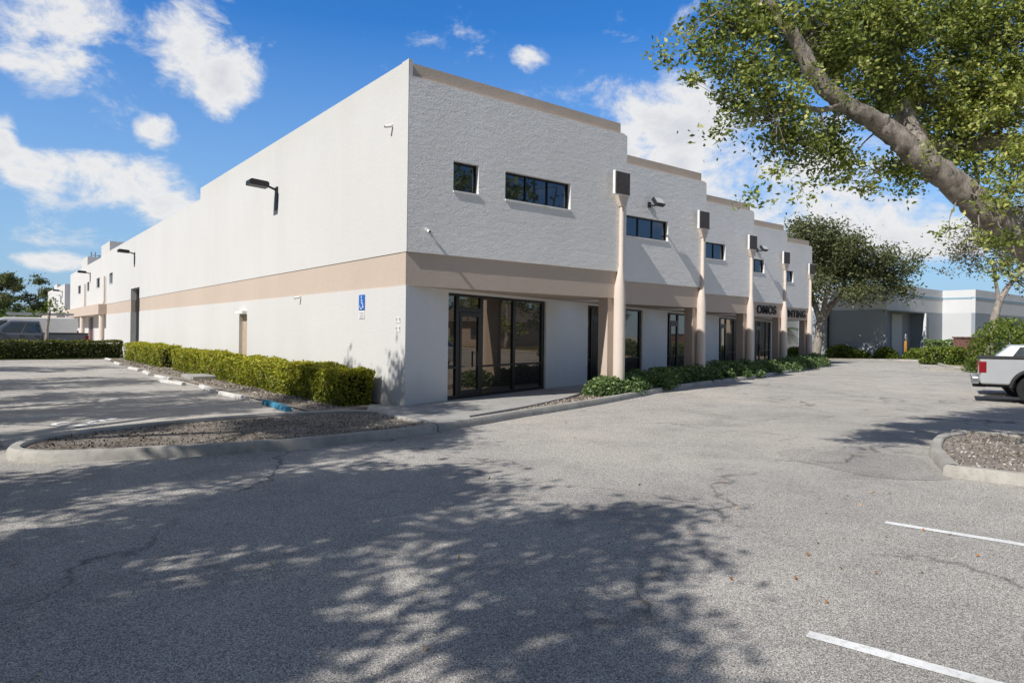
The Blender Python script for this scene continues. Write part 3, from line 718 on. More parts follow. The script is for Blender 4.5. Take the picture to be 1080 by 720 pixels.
# --- hedges
def hedge(name, label, x0, x1, y0, y1, h, n, leaf, lsize=.075, group=None, z0=.03, shade_end=False, cat='hedge', wob=.09):
    e = empty(name, label, cat, ((x0+x1)/2,(y0+y1)/2,z0), 0, group)
    cx, cy = (x0+x1)/2,(y0+y1)/2; lx, ly = (x1-x0)/2,(y1-y0)/2
    MB().box((-lx+.12,-ly+.12,0),(lx-.12,ly-.12,h-.14)).build('dark_core_stems', M['core'], e)  # solid near-black filler box; the hedge's inner shade is put in its colour
    areas = np.array([2*lx*2*ly*1.5, 2*lx*h, 2*lx*h, 2*ly*h, 2*ly*h]); areas /= areas.sum()
    f = rng.choice(5, n, p=areas); u = rng.uniform(-1,1,n); v = rng.uniform(-1,1,n); hz = rng.uniform(.02,1,n)
    dep = np.abs(rng.normal(0,.055,n))-.03
    C = np.zeros((n,3))
    top = f==0; C[top] = np.c_[u[top]*lx, v[top]*ly, h-dep[top]]
    for k,(ax,sg) in enumerate(((1,-1),(1,1),(0,-1),(0,1))):
        q = f==k+1
        if ax==1: C[q] = np.c_[u[q]*lx, sg*(ly-dep[q]), hz[q]*h]
        else: C[q] = np.c_[sg*(lx-dep[q]), v[q]*ly, hz[q]*h]
    # clumpy outline
    ph = rng.uniform(0,6.28,6)
    wv = np.sin(C[:,1]*1.37+ph[0])*.7+np.sin(C[:,1]*3.3+ph[1])*.5+np.sin(C[:,1]*7.7+ph[4])*.4+np.sin(C[:,0]*4.3+ph[2])*.6+np.sin((C[:,0]+C[:,1])*8.7+ph[3])*.4
    C[:,2] += wv*wob*.45*np.clip(C[:,2]/h,0,1)
    C[:,0] += (np.sin(C[:,1]*2.1+C[:,2]*3+ph[4])*.6+np.sin(C[:,1]*6.3-C[:,2]*5+ph[2])*.5)*wob*.7*np.sign(C[:,0])
    C[:,1] += np.sin(C[:,0]*3.1+C[:,2]*4+ph[5])*wob*.8*np.sign(C[:,1])
    tall = rng.random(n) < .02; C[tall&top,2] += rng.uniform(.02,.07,(tall&top).sum())
    tint = rng.normal(.42,.17,n)+.3*(C[:,2]/h-.55)+wv*.04  # paler with height: sunlit top and darker lower leaves put into the tint
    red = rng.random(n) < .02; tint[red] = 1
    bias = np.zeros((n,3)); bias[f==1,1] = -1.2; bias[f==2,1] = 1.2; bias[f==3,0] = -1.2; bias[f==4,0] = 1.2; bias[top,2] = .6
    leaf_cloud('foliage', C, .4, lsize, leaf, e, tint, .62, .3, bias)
    return e
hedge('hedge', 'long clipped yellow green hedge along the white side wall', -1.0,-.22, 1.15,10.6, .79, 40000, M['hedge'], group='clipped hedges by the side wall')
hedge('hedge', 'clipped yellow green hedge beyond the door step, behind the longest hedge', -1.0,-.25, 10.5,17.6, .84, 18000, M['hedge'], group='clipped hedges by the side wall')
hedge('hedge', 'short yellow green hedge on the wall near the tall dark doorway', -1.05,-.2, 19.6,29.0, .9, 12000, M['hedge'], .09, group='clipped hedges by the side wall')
hedge('hedge', 'dark green hedge across the far end of the parking bays', -9.5,-.7, 31.6,32.7, .94, 13000, M['hedge_dark'], .1, group='clipped hedges by the side wall')

def bush(name, label, pts, r, h, n, leaf, lsize, group, cat='shrub', up=.6):
    """low mound along a line of points"""
    P = [Vector((*p,.06)) for p in pts]
    b = sum(P, Vector())/len(P); e = empty(name, label, cat, b, 0, group)
    L = [(P[i+1]-P[i]).length for i in range(len(P)-1)]; tot = sum(L) or 1
    mounds = []
    k = max(2,int(tot/(r*.55)))
    for i in range(k):
        d = tot*i/(k-1); j = 0
        while j < len(L)-1 and d > L[j]: d -= L[j]; j += 1
        q = P[j].lerp(P[j+1], min(1,d/L[j])) + Vector((random.gauss(0,.12)*r*1.5,random.gauss(0,.12)*r*1.5,0))
        mounds.append((q-b, r*random.uniform(.75,1.1), h*random.uniform(.7,1.1)))
    st = MB()
    cs = []; ti = []
    per = n//k
    for q, rr, hh in mounds:
        d = rng.normal(size=(per,3)); d[:,2] = np.abs(d[:,2]); d /= np.linalg.norm(d,axis=1)[:,None]
        rad = rng.uniform(.55,1.05,per)[:,None]**.6
        c = np.array(q)+d*rad*np.array([rr,rr,hh]); cs.append(c); ti.append(rng.normal(.4,.2,per)+.25*(d[:,2]-.5))
        for _ in range(5):
            a = random.uniform(0,6.28); st.tube([q, q+Vector((math.cos(a)*rr*.3,math.sin(a)*rr*.3,hh*.5)), q+Vector((math.cos(a)*rr*.7,math.sin(a)*rr*.7,hh*.8))],[.012,.009,.005],4)
    st.build('dark_core_stems', M['core'], e)
    leaf_cloud('foliage', np.concatenate(cs), up, lsize, leaf, e, np.concatenate(ti), .6, .3)
    return e
G = 'low shrubs along the facade'
bush('low_shrub', 'bright low shrub around the foot of the column nearest the corner', [(5.8,-.35),(7.2,.15),(8.6,.75)], .55, .58, 9000, M['shrub'], .095, G)
bush('low_shrub', 'bright low shrub between the first and second columns', [(8.9,.85),(10.3,1.35),(11.6,1.7)], .62, .6, 9000, M['shrub'], .095, G)
bush('low_shrub', 'shaded low shrub around the foot of the second column', [(12.0,1.85),(13.4,2.15),(14.6,2.5)], .65, .62, 8000, M['shrub'], .1, G)
bush('low_shrub', 'shaded low shrub between the second and third columns', [(15.0,2.7),(17.0,3.2),(18.6,3.7)], .7, .66, 8000, M['shrub'], .11, G)
bush('low_shrub', 'dark clipped shrub around the foot of the third column', [(19.0,3.9),(21,4.4),(23,4.9)], .75, .6, 5000, M['shrub'], .1, G)
bush('low_shrub', 'dark clipped shrub around the foot of the fourth column', [(23.6,5.1),(26,5.8),(28,6.4)], .8, .68, 5000, M['shrub'], .11, G)
bush('low_shrub', 'clipped rounded shrub at the foot of the last column', [(28.8,6.7),(30.6,7.2),(32.8,7.9)], .8, .72, 5000, M['shrub'], .11, G)
bush('low_shrub', 'low dark shrubs behind the second column under the overhang', [(11.2,3.0),(13,3.55)], .45, .4, 2500, M['shrub'], .085, G)
G = 'shrubs before the grey building'
bush('far_shrub', 'yellow green shrub beside the oak trunk at the dappled wall', [(49.5,15.0),(50.5,14.2)], 1.3, 1.0, 2600, M['lime'], .2, G)
bush('far_shrub', 'yellow green shrub in the middle of the dappled wall', [(51.2,13.6),(52,12.9)], 1.2, .95, 2600, M['lime'], .2, G)
bush('far_shrub', 'leafy green shrub below the left side of the grey doorway', [(50.5,11.3),(51.5,9.6)], 1.2, 1.0, 3000, M['lime'], .2, G)
bush('far_shrub', 'leafy green shrub at the foot of the yellow bollard', [(50.2,9.3),(50.6,8.3)], 1.0, .8, 2200, M['lime'], .2, G)
hedge('hedge', 'pale green boxy hedge in front of the white end of the grey building', 50.2,52.0, 4.6,8.6, 1.5, 6000, M['shrub'], .2, None, wob=.12)
hedge('hedge', 'low bright green hedge at the tip of the far kerb', 42.5,44.6, 3.9,6.0, 1.05, 3500, M['lime'], .17, None, wob=.1)
bush('far_shrub', 'tall bright green bush at the right edge behind the pickup', [(33.6,-1.2),(36.0,-2.6)], 1.9, 3.0, 9000, M['lime'], .17, G)
bush('far_shrub', 'loose green bush beside the thin oak trunk', [(44,1.2),(45.5,.2)], 1.3, 1.6, 3000, M['lime'], .2, G)
# palm and shrub seen through the passage under the last step
def palm(label, base, h, n=13, L=1.7):
    e = empty('palm_tree', label, 'palm', base, 0, None)
    MB().tube([(0,0,0),(.05,0,h*.5),(.0,.05,h)],[.14,.11,.1],10).build('trunk', M['bark_far'], e, smooth=True)
    mb = MB()
    for k in range(n):
        a = k*2.399+random.uniform(-.2,.2); el = random.uniform(-.1,1.1); pts = []
        for q in range(9):
            t = q/8; rr = L*t*math.cos(el*(1-t*.5)); zz = h+L*(math.sin(el)*t-.75*t*t)
            pts.append(Vector((math.cos(a)*rr,math.sin(a)*rr,zz)))
        for q in range(8):
            d = (pts[q+1]-pts[q]).normalized(); sd = d.cross(Vector((0,0,1))).normalized()
            for s in (-1,1):
                for w2 in (0,.5):
                    p = pts[q].lerp(pts[q+1],w2); ll = .42*math.sin(math.pi*(q+w2+.8)/9.6)
                    tip = p+sd*s*ll+d*ll*.6+Vector((0,0,-.35*ll)); mb.add([p-d*.02,p+d*.04,tip],[(0,1,2)])
    o = mb.build('fronds', M['lime'], e)
    at_ = o.data.attributes.new('tint','FLOAT','FACE'); at_.data.foreach_set('value', rng.uniform(.1,.7,len(o.data.polygons)).astype(np.float32))
    return e
random.seed(5)
palm('small palm seen through the passage under the last step', (38.2,13.4,.05), 2.0, 15, 1.5)
bush('far_shrub', 'yellow green bush under the small palm in the passage', [(38.4,12.7),(40.2,13.4)], 1.0, .9, 2600, M['lime'], .16, G)
e = empty('trash_bin', 'dark bin standing by the last column in the passage', 'bin', (38.6,12.0,.05))
MB().tube([(0,0,0),(0,0,.95)],[.3,.36],18).build('bin_body', M['black'], e, smooth=True)
MB().tube([(0,0,.951),(0,0,1.02),(0,0,1.08)],[.39,.39,.22],18).build('lid', M['black'], e, smooth=True)
MB().tube([(0,0,.86),(0,0,.91)],[.375,.375],18).build('rim', M['black'], e, smooth=True)

# --- wheel stops
ws = None
spots = [(-2.13,1.95),(-2.25,4.75),(-2.22,7.35),(-2.55,10.2),(-2.3,12.7),(-2.27,15.7),(-2.2,18.8),(-2.05,24.0),(-1.85,28.3)]
labs = ['blue painted wheel stop at the near end of the row','grey white wheel stop next to the blue one','white wheel stop third from the blue end of the row','white wheel stop nudged outward in front of the door step','white wheel stop close behind the nudged one','white wheel stop sixth from the blue end of the row','white wheel stop level with the end of the long hedge','white wheel stop beside the short hedge','farthest white wheel stop by the dark hedge']
for i,((x,y),lb) in enumerate(zip(spots,labs)):
    mb = MB().extr([(-.075,0),(.075,0),(.075,.035),(.05,.105),(-.05,.105),(-.075,.035)],-.9,.9)
    o = mb.build('wheel_stop', M['stop_blue'] if i==0 else M['stop_white'], bevel=.012)
    o.location = (x,y,.002 if x<-1.95 else .035); o.rotation_euler = (0,0,math.radians(random.uniform(-4,4)+(8 if i==3 else 0)))
    tag(o, lb, 'wheel stop', 'wheel stops in front of the bays')

# --- loose mulch and fallen leaves
def in_poly(x, y, poly):
    c = False; j = len(poly)-1
    for i in range(len(poly)):
        if (poly[i][1]>y) != (poly[j][1]>y) and x < (poly[j][0]-poly[i][0])*(y-poly[i][1])/(poly[j][1]-poly[i][1])+poly[i][0]: c = not c
        j = i
    return c
def scatter(poly, n):
    xs = [p[0] for p in poly]; ys = [p[1] for p in poly]; r_ = []
    while len(r_) < n:
        x, y = random.uniform(min(xs),max(xs)), random.uniform(min(ys),max(ys))
        if in_poly(x,y,poly): r_.append((x,y))
    return np.array(r_)
def shrink(poly, fx, fy):
    cx = sum(p[0] for p in poly)/len(poly); cy = sum(p[1] for p in poly)/len(poly); return [(cx+(x-cx)*fx,cy+(y-cy)*fy) for x,y in poly]
q = scatter(shrink(isl,.94,.84), 4200); o = leaf_cloud('loose_mulch', np.c_[q, .1+np.abs(rng.normal(0,.008,len(q)))-.008], 5, .036, M['chip'], None, np.clip(rng.uniform(.1,.95,len(q))+(q[:,0]+3.2)*.12,0,1), .6); tag(o,'dry bark chips and dead twigs filling the long kerbed island','mulch',None,'stuff')
q = scatter(shrink(risl,.92,.92), 6000); o = leaf_cloud('loose_mulch', np.c_[q, .1+np.abs(rng.normal(0,.018,len(q)))], 1.6, .042, M['chip'], None, rng.uniform(.4,1,len(q)), .5); tag(o,'pale wood chips filling the kerbed island under the big oak','mulch',None,'stuff')
q = scatter([(.3,-2.45),(4.9,-1.1),(6,-.6),(5.6,.1),(4.5,-.45),(2.3,-1.5)], 1800); o = leaf_cloud('loose_mulch', np.c_[q, .075+np.abs(rng.normal(0,.012,len(q)))], 1.6, .05, M['chip'], None, rng.uniform(.4,1,len(q)), .5); tag(o,'pinkish chips in the narrow bed beside the walkway','mulch',None,'stuff')
q = scatter([(-1.8,.7),(-.9,.9),(-.9,30),(-1.8,30)], 5000); o = leaf_cloud('loose_mulch', np.c_[q, .04+np.abs(rng.normal(0,.012,len(q)))], 1.6, .06, M['chip'], None, rng.uniform(.4,1,len(q)), .5); tag(o,'pale chips between the wheel stops and the clipped hedge','mulch',None,'stuff')
q = np.concatenate([scatter([(-7.5,-11.5),(-3,-11.8),(4,-9.5),(2,-5),(-7,-5)], 46), scatter([(-3.2,-10.7),(-1.2,-11.4),(1.5,-10.2),(0,-9.4)], 22)])
o = leaf_cloud('fallen_leaves', np.c_[q, np.full(len(q),.012)], 3.0, .045, M['litter'], None, None, .55, .4); tag(o,'scattered small orange fallen leaves on the asphalt','leaves',None,'stuff')

# ------------------------------------------------------------------ grey building on the right
M['grey_lo'] = stucco('blue_grey_paint', (.34,.38,.43), .08, .25)
M['grey_hi'] = stucco('pale_grey_paint', (.70,.705,.71), .06, .2)
M['stripe'] = simple('blue_stripe', (.28,.42,.52), .7)
M['lit_lo'] = stucco('pale_sunlit_grey', (.60,.615,.63), .05, .2)  # paler copy of grey_lo, sunlight on the end face put into colour; also door
GB = empty('warehouse', 'low grey and blue warehouse with a recessed doorway behind the far shrubs', 'building', (0,0,0))
def gface(x0,x1,y,ax,holes,lo='grey_lo'):
    if ax=='y': fn = lambda s,d,z:(s,y+d,z)
    else: fn = lambda s,d,z:(y+d,s,z)
    zs = 4.05
    wall_holes(fn,x0,x1,.05,zs,holes,.3).build('wall', M[lo], GB)
    wall_holes(fn,x0,x1,zs,5.3,[],.3).build('upper_band', M['grey_hi'], GB)
    wall_holes(lambda s,d,z:fn(s,d-.03,z),x0,x1,5.3,5.45,[],.3).build('stripe', M['stripe'], GB)
    wall_holes(fn,x0,x1,5.45,6.1,[],.3).build('parapet', M['grey_hi'], GB)
gface(50.4,61.7,11.5,'y',[(50.5,58.0,.05,3.95)])
gface(9.203,11.5,61.7,'x',[],'lit_lo')
gface(61.7,80,8.9,'y',[(66,72,.05,3.2)])
gface(11.8,40,50.4,'x',[])
wall_holes(lambda s,d,z:(s,19.0+d,z),40,50.4,.05,5.0,[],.3).build('wall', M['lit_lo'], GB)
MB().box((54.0,12.6,.05),(56.0,12.69,3.8)).build('door', M['lit_lo'], GB)
MB().box((50.5,12.7,.05),(58,12.9,3.95)).box((58.003,11.81,.05),(58.2,12.9,3.97)).box((50.3,11.81,3.952),(58.2,12.9,4.02)).build('recess_wall', M['grey_lo'], GB)
MB().box((57.86,11.42,.05),(58.06,11.62,3.95)).build('post', M['sign_white'], GB)
MB().box((66,9.3,.05),(72,9.4,3.2)).build('roller_door', M['grey_lo'], GB)
MB().box((50.8,11.9,5.9),(61.6,40,6.0)).box((61.6,12,5.9),(80,40,5.99)).build('roof', M['roof'], GB)
MB().tube([(50.2,16.2,.05),(50.2,16.2,4.6)],.09,8).build('downpipe', M['black'], GB)
# brick monument sign and bollard
M['brick'] = simple('red_brown_brick', (.20,.10,.085), .9, 0, .35, 14, .5, 30)
e = empty('brick_sign', 'low red brown brick block behind the hedge at the right', 'monument', (49.3,5.2,.03), math.radians(-38))
MB().box((-1.1,-.3,0),(1.1,.3,1.75)).build('brick_body', M['brick'], e, bevel=.03)
MB().box((-1.16,-.36,1.752),(1.16,.36,1.86)).build('cap', M['brick'], e, bevel=.02)
M['yellow'] = simple('bollard_yellow', (.5,.24,.04), .6)
e = empty('bollard', 'yellow orange post with pale top in front of the grey doorway', 'bollard', (50.9,10.25,.03))
MB().cyl((0,0),.11,0,1.5,16).build('post', M['yellow'], e, smooth=True)
MB().tube([(0,0,1.501),(0,0,1.95),(0,0,2.05)],[.1,.1,.04],16).build('top', M['grey_metal'], e, smooth=True)

# second building further down on the left
SB = empty('neighbour_building', 'small white and tan building farthest down the left side', 'building', (0,0,0))
fn2 = lambda s,d,z:(.15+d,s,z)
wall_holes(fn2,75,97,3.4,6.5,[(78.5,80,4.5,5.3),(85,86.6,4.5,5.3)],.3).box((.46,75.0,.05),(30,75.3,6.49)).build('wall', M['white'], SB)
wall_holes(fn2,75,97,.05,2.7,[],.3).build('ground_wall', M['white'], SB)
MB().box((-.55,75.1,2.7),(.15,97,3.4)).build('canopy', M['tan'], SB)
MB().box((.15,84,6.5),(.45,88,6.95)).build('parapet', M['white'], SB)
for a in ((78.5,80),(85,86.6)): window(fn2,a[0],a[1],4.5,5.3,0,SB)
wall_pack('wall_lamp', 'tiny black wall lamp on the farthest small white building', (.15,77.5,5.75), math.pi)
# roof antenna
e = empty('roof_antenna', 'small dark antenna mast on the roof at the far end', 'antenna', (2.0,64,6.9)); e.scale = (.75,.75,.75)
MB().tube([(0,0,0),(0,0,2.6)],.07,8).build('mast', M['grey_metal'], e)
mb = MB()
for z,w_ in ((2.5,.9),(2.1,.7)): mb.tube([(-w_,0,z),(w_,0,z)],.035,6)
for x_ in (-.9,-.45,.45,.9): mb.tube([(x_,0,2.2),(x_,0,2.95)],.06,8)
mb.build('aerial', M['grey_metal'], e)

# ------------------------------------------------------------------ far vegetation on the left, and round the lot
def round_tree(label, base, h, r, n, lsize, leaf, seed, trunk=.25, clear=.4, group='trees around the lot'):
    random.seed(seed); b = Vector(base)
    limbs = [([b, b+Vector((.1,.1,h*clear)), b+Vector((.2,0,h*.8))],[trunk,trunk*.8,trunk*.25])]
    cl = []
    for k in range(4):
        a = k*1.57+random.random(); limbs.append(([b+Vector((.1,.1,h*clear*.9)), b+Vector((math.cos(a)*r*.6,math.sin(a)*r*.6,h*.72))],[trunk*.55,trunk*.2]))
    for k in range(18):
        a = random.uniform(0,6.283); q = r*math.sqrt(random.random()); z = h*random.uniform(clear+.12,1)-.25*q
        cl.append((b+Vector((math.cos(a)*q,math.sin(a)*q,z)), r*random.uniform(.22,.38), random.uniform(.6,1.1)))
    return make_tree('round_tree', label, group, b, limbs, cl, n, lsize, leaf, M['bark_far'], r*.18, .02, 24)
def gp(px_, t): p = at(px_,350,t); return (p.x,p.y,.03)
round_tree('tall unseen tree far right of the lot, added to darken the upper window reflections', (22,-22,.03), 15, 6.5, 9000, .42, M['oak'], 30, clear=.2)  # out of view, added so the first upper windows reflect something dark
round_tree('dark tree at the left edge beyond the cars', gp(-6,110), 10.5, 3.4, 6000, .4, M['oak_far'], 31)
round_tree('open tree with pale branches left of the far white building', gp(38,118), 10.2, 3.6, 5000, .4, M['oak_far'], 32)
round_tree('lower green tree between the two far left trees', gp(14,125), 6.0, 4.5, 5000, .4, M['lime'], 33, clear=.1)
round_tree('wide green tree behind the parked van', gp(32,140), 6.5, 5, 5000, .4, M['oak_far'], 34, clear=.1)
round_tree('bushy green tree beyond the left edge of the lot', gp(-40,120), 8, 5, 4500, .45, M['oak_far'], 35, clear=.15)
palm('pale green palm beyond the parked cars at the left', gp(22,100), 3.2, 16, 2.6)
palm('shaggy palm beside the far dark tree at the left edge', gp(4,104), 3.4, 16, 2.8)
# young tree in the far hedge
b = Vector((-4.35,32.0,.03))
make_tree('young_tree', 'young thin pale trunked tree growing out of the dark hedge', None, b, [([b,b+Vector((.02,0,1.4)),b+Vector((.15,0,2.6))],[.1,.09,.05])],
  [(b+Vector((-.3,0,2.5)),.35,.5),(b+Vector((.4,0,2.7)),.4,.5),(b+Vector((.1,.1,3.1)),.4,.5)], 260, .16, M['lime'], M['bark_far'], .3, .015, 12)
# trees across the street to the right: seen in the shop glass
random.seed(40)
spots_r = [(60,-14,9,4.2),(74,-30,10,5),(52,-34,9,4.4),(66,-52,11,5.5),(40,-44,9,4.5),(30,-52,10,5),(16,-48,10,5),(4,-52,9,5),(92,-8,10,5),(-8,-46,10,5)]
names_ = ['street tree right of the lot near the warehouse','street tree right of the lot beyond the road','street tree across the road on the right','tall street tree farthest right across the road','street tree across the road before the parked cars','tree across the road behind the camera right','tree across the road behind the camera centre','tree across the road directly behind the camera','tree standing behind the warehouse on the right','tree across the road behind the camera left']
for i,((x,y,h,r_),lb) in enumerate(zip(spots_r,names_)):
    round_tree(lb, (x,y,.03), h, r_, 4200, .42, M['oak_far'] if i%3 else M['oak'], 50+i, clear=.22)
random.seed(61)
bush('far_shrub','hedge like shrubs along the road on the right',[(30,-22),(44,-24),(58,-20)],1.6,1.5,7000,M['shrub'],.3,'shrubs before the grey building')
M['house'] = stucco('house_wall', (.45,.36,.3), .05, .1); M['tile'] = simple('roof_tile', (.16,.13,.12), .85, 0, .3, 3)
H = empty('house', 'low tan house with a dark hipped roof across the road on the right', 'house', (78,-20,0), math.radians(20))
MB().box((-9,-6,.03),(9,6,3.2)).build('wall', M['house'], H)
MB().add([(-10,-7,3.2),(10,-7,3.2),(10,7,3.2),(-10,7,3.2),(-4,0,6.2),(4,0,6.2)],[(3,2,1,0),(0,1,5,4),(1,2,5),(2,3,4,5),(3,0,4)]).build('roof', M['tile'], H)
for k in range(3): MB().box((-9.05,-4.6+3.4*k,1),(-8.98,-3+3.4*k,2.4)).build('window', M['car_glass'], H)

# ------------------------------------------------------------------ vehicles  (local x forward, y left)
def car_paint(name, col, metal=.0, rough=.28):
    m, t = nt(name); n = noise(t, 3, 3, .5, coords(t)); r = ramp(t,[(.3,tuple(x*.93 for x in col)),(.7,col)],n)
    b = bsdf(t, r.outputs[0], rough, metal, .5); b.inputs['Coat Weight'].default_value = .6; b.inputs['Coat Roughness'].default_value = .06; out(t,b.outputs[0]); return m
M['silver'] = car_paint('silver_paint', (.50,.51,.525), .25)
M['charcoal'] = car_paint('charcoal_paint', (.15,.165,.20), .35)
M['van_white'] = car_paint('van_white_paint', (.78,.78,.77))
M['silver2'] = car_paint('pearl_paint', (.55,.57,.58), .3)
M['red_lamp'] = simple('red_lamp', (.22,.008,.012), .2)
M['clear_lamp'] = simple('clear_lamp', (.65,.66,.68), .15)
M['plastic'] = simple('black_plastic', (.022,.022,.023), .6)
M['alloy'] = simple('alloy_rim', (.32,.32,.33), .35, .7)
M['dark_alloy'] = simple('dark_rim', (.03,.03,.032), .4, .3)
M['chrome'] = simple('chrome', (.6,.61,.62), .18, .9)

def arch_profile(x0, x1, zb, top, wheels, r):
    """closed side outline: bottom edge with wheel arches, then the given top points back"""
    pts = [(x0,zb)]
    for wx in sorted(wheels):
        h = .38-zb if False else 0
        a0 = math.asin(max(-1,min(1,(zb-.39)/r)))
        for k in range(11):
            a = math.pi-a0-(math.pi-2*a0)*k/10
            pts.append((wx+r*math.cos(a), .39+r*math.sin(a)))
    pts.append((x1,zb)); return pts+top
def wheel(e, x, y, r, rim, w=.24):
    mb = MB(); s = 1 if y>0 else -1
    prof = [(-w/2,r*.62),(-w/2,r*.93),(-w/2+.03,r),(w/2-.03,r),(w/2,r*.93),(w/2,r*.62)]; n = 28
    vs = [(x+q[1]*math.cos(2*math.pi*k/n), y+q[0], r+q[1]*math.sin(2*math.pi*k/n)) for k in range(n) for q in prof]; k6 = 6
    fs = [(k*k6+j,((k+1)%n)*k6+j,((k+1)%n)*k6+j+1,k*k6+j+1) for k in range(n) for j in range(k6-1)]
    ob = MB().add(vs,fs).build('wheel', M['rubber'], e, smooth=True)
    rb = MB().tube([(x,y+s*.02,r),(x,y+s*(w/2-.05),r)],r*.63,n)
    rb.tube([(x,y+s*(w/2-.06),r),(x,y+s*(w/2-.005),r)],[r*.17,r*.14],12)
    for k in range(6):
        a = k*math.pi/3+.2; ca,sa = math.cos(a),math.sin(a)
        rb.tube([(x+ca*r*.12,y+s*(w/2-.03),r+sa*r*.12),(x+ca*r*.6,y+s*(w/2-.035),r+sa*r*.6)],[.045,.035],6)
    rr = MB(); rb.build('rim', rim, ob, smooth=True)
def greenhouse(e, name, low, high, W0, W1, z0, z1, paint, glassname='window'):
    """cab: low=(x0,x1) at belt, high=(x0,x1) at roof; pillars painted, glass panels inset on all four sides"""
    a = [Vector((low[0],-W0,z0)),Vector((low[1],-W0,z0)),Vector((low[1],W0,z0)),Vector((low[0],W0,z0))]
    b = [Vector((high[0],-W1,z1)),Vector((high[1],-W1,z1)),Vector((high[1],W1,z1)),Vector((high[0],W1,z1))]
    ob = MB().add(a+b,[(4,5,6,7),(0,1,5,4),(1,2,6,5),(2,3,7,6),(3,0,4,7)]).build(name, paint, e, bevel=.05)
    def panel(p,u0,u1,v0,v1):
        q = [p[0].lerp(p[1],u).lerp(p[3].lerp(p[2],u),v) for u,v in ((u0,v0),(u1,v0),(u1,v1),(u0,v1))]
        n = (q[1]-q[0]).cross(q[3]-q[0]).normalized()*.006
        MB().add([x+n for x in q]+[x-n for x in q],[(0,1,2,3),(7,6,5,4),(0,4,5,1),(1,5,6,2),(2,6,7,3),(3,7,4,0)]).build(glassname, M['car_glass'], ob)
    return ob, a, b, panel
def pickup(label, loc, rz, paint, rim, trim, group):
    e = empty('pickup_truck', label, 'pickup truck', loc, rz, group)
    W = .93; wh = [-1.45,1.85]; R = .5
    top = [(2.68,.62),(2.70,.80),(2.66,1.02),(2.5,1.10),(1.35,1.18),(-.62,1.18),(-.62,.82),(-2.62,.82)]
    MB().extr(arch_profile(-2.62,2.68,.5,top,wh,R),-W,W).build('body', paint, e, bevel=.035)
    for s in (-1,1):
        bs = MB()
        pr = arch_profile(-2.64,-.66,.52,[(-.66,1.17),(-2.64,1.2)],[-1.45],R+.001)
        y0,y1 = (W-.05,W+.012) if s>0 else (-W-.012,-W+.05)
        bs.extr(pr,y0,y1)
        bs.build('bed_side', paint, e, bevel=.02)
    MB().box((-2.66,-W+.05,.60),(-2.6,W-.05,1.18)).build('tailgate', paint, e, bevel=.015)
    rl = MB()
    for s in (-1,1): rl.box((-2.64,s*(W-.02)-.05,1.185),(-.66,s*(W-.02)+.05,1.235))
    rl.box((-2.68,-W+.03,1.182),(-2.6,W-.03,1.225)); rl.build('bed_rail', M['plastic'], e, bevel=.01)
    cab,a,b,pn = greenhouse(e,'cab',(-.70,1.62),(-.52,.72),W-.06,W-.2,1.15,1.83,paint)
    pn([a[0],a[1],b[1],b[0]],.05,.40,.12,.86); pn([a[0],a[1],b[1],b[0]],.44,.86,.12,.86)
    pn([a[2],a[3],b[3],b[2]],.14,.56,.12,.86); pn([a[2],a[3],b[3],b[2]],.60,.95,.12,.86)
    pn([a[1],a[2],b[2],b[1]],.06,.94,.08,.92); pn([a[3],a[0],b[0],b[3]],.1,.9,.2,.86)
    for wx in wh:
        for s in (-1,1):
            fl_ = MB()
            pts = [(wx+(R+.02)*math.cos(t_),s*(W+.008),.39+(R+.02)*math.sin(t_)) for t_ in [math.radians(q) for q in range(5,176,10)]]
            fl_.tube(pts,.052,8)
            fl_.build('fender_flare', M['plastic'] if trim else paint, e, smooth=True)
    MB().box((-2.85,-W+.02,.50),(-2.655,W-.02,.70)).build('rear_bumper', M['chrome'], e, bevel=.04)
    MB().box((-2.80,-.5,.40),(-2.5,.5,.50)).box((-2.5,-.75,.42),(2.3,.75,.5)).build('chassis', M['plastic'], e)
    MB().box((2.66,-W+.03,.42),(2.83,W-.03,.68)).build('front_bumper', M['plastic'] if trim else M['chrome'], e, bevel=.04)
    MB().box((2.665,-.55,.72),(2.725,.55,1.0)).build('grille', M['plastic'], e, bevel=.02)
    for s in (-1,1):
        y0,y1 = sorted((s*(W+.018),s*(W-.12)))
        MB().box((-2.672,y0,.80),(-2.50,y1,1.12)).build('tail_light', M['red_lamp'], e, bevel=.02)
        MB().box((2.5,y0,.82),(2.715,y1,1.0)).build('headlight', M['clear_lamp'], e, bevel=.02)
        MB().box((1.05,*sorted((s*(W-.05),s*(W+.17))) ,1.2) if False else (1.05,min(s*(W-.02),s*(W+.18)),1.17),(1.2,max(s*(W-.02),s*(W+.18)),1.33)).build('wing_mirror', M['plastic'] if trim else paint, e, bevel=.02)
        for hx in (.1,-.5) : MB().box((hx,min(s*W,s*(W+.03)),1.03),(hx+.18,max(s*W,s*(W+.03)),1.065)).build('handle', M['plastic'], e)
        for dx in (-.68,.28,1.28): MB().box((dx,min(s*W,s*(W+.004)),.56),(dx+.012,max(s*W,s*(W+.004)),1.14)).build('door_seam', M['plastic'], e)
    for wx in wh:
        for s in (-1,1): wheel(e,wx,s*(W-.13),.39,rim)
    return e
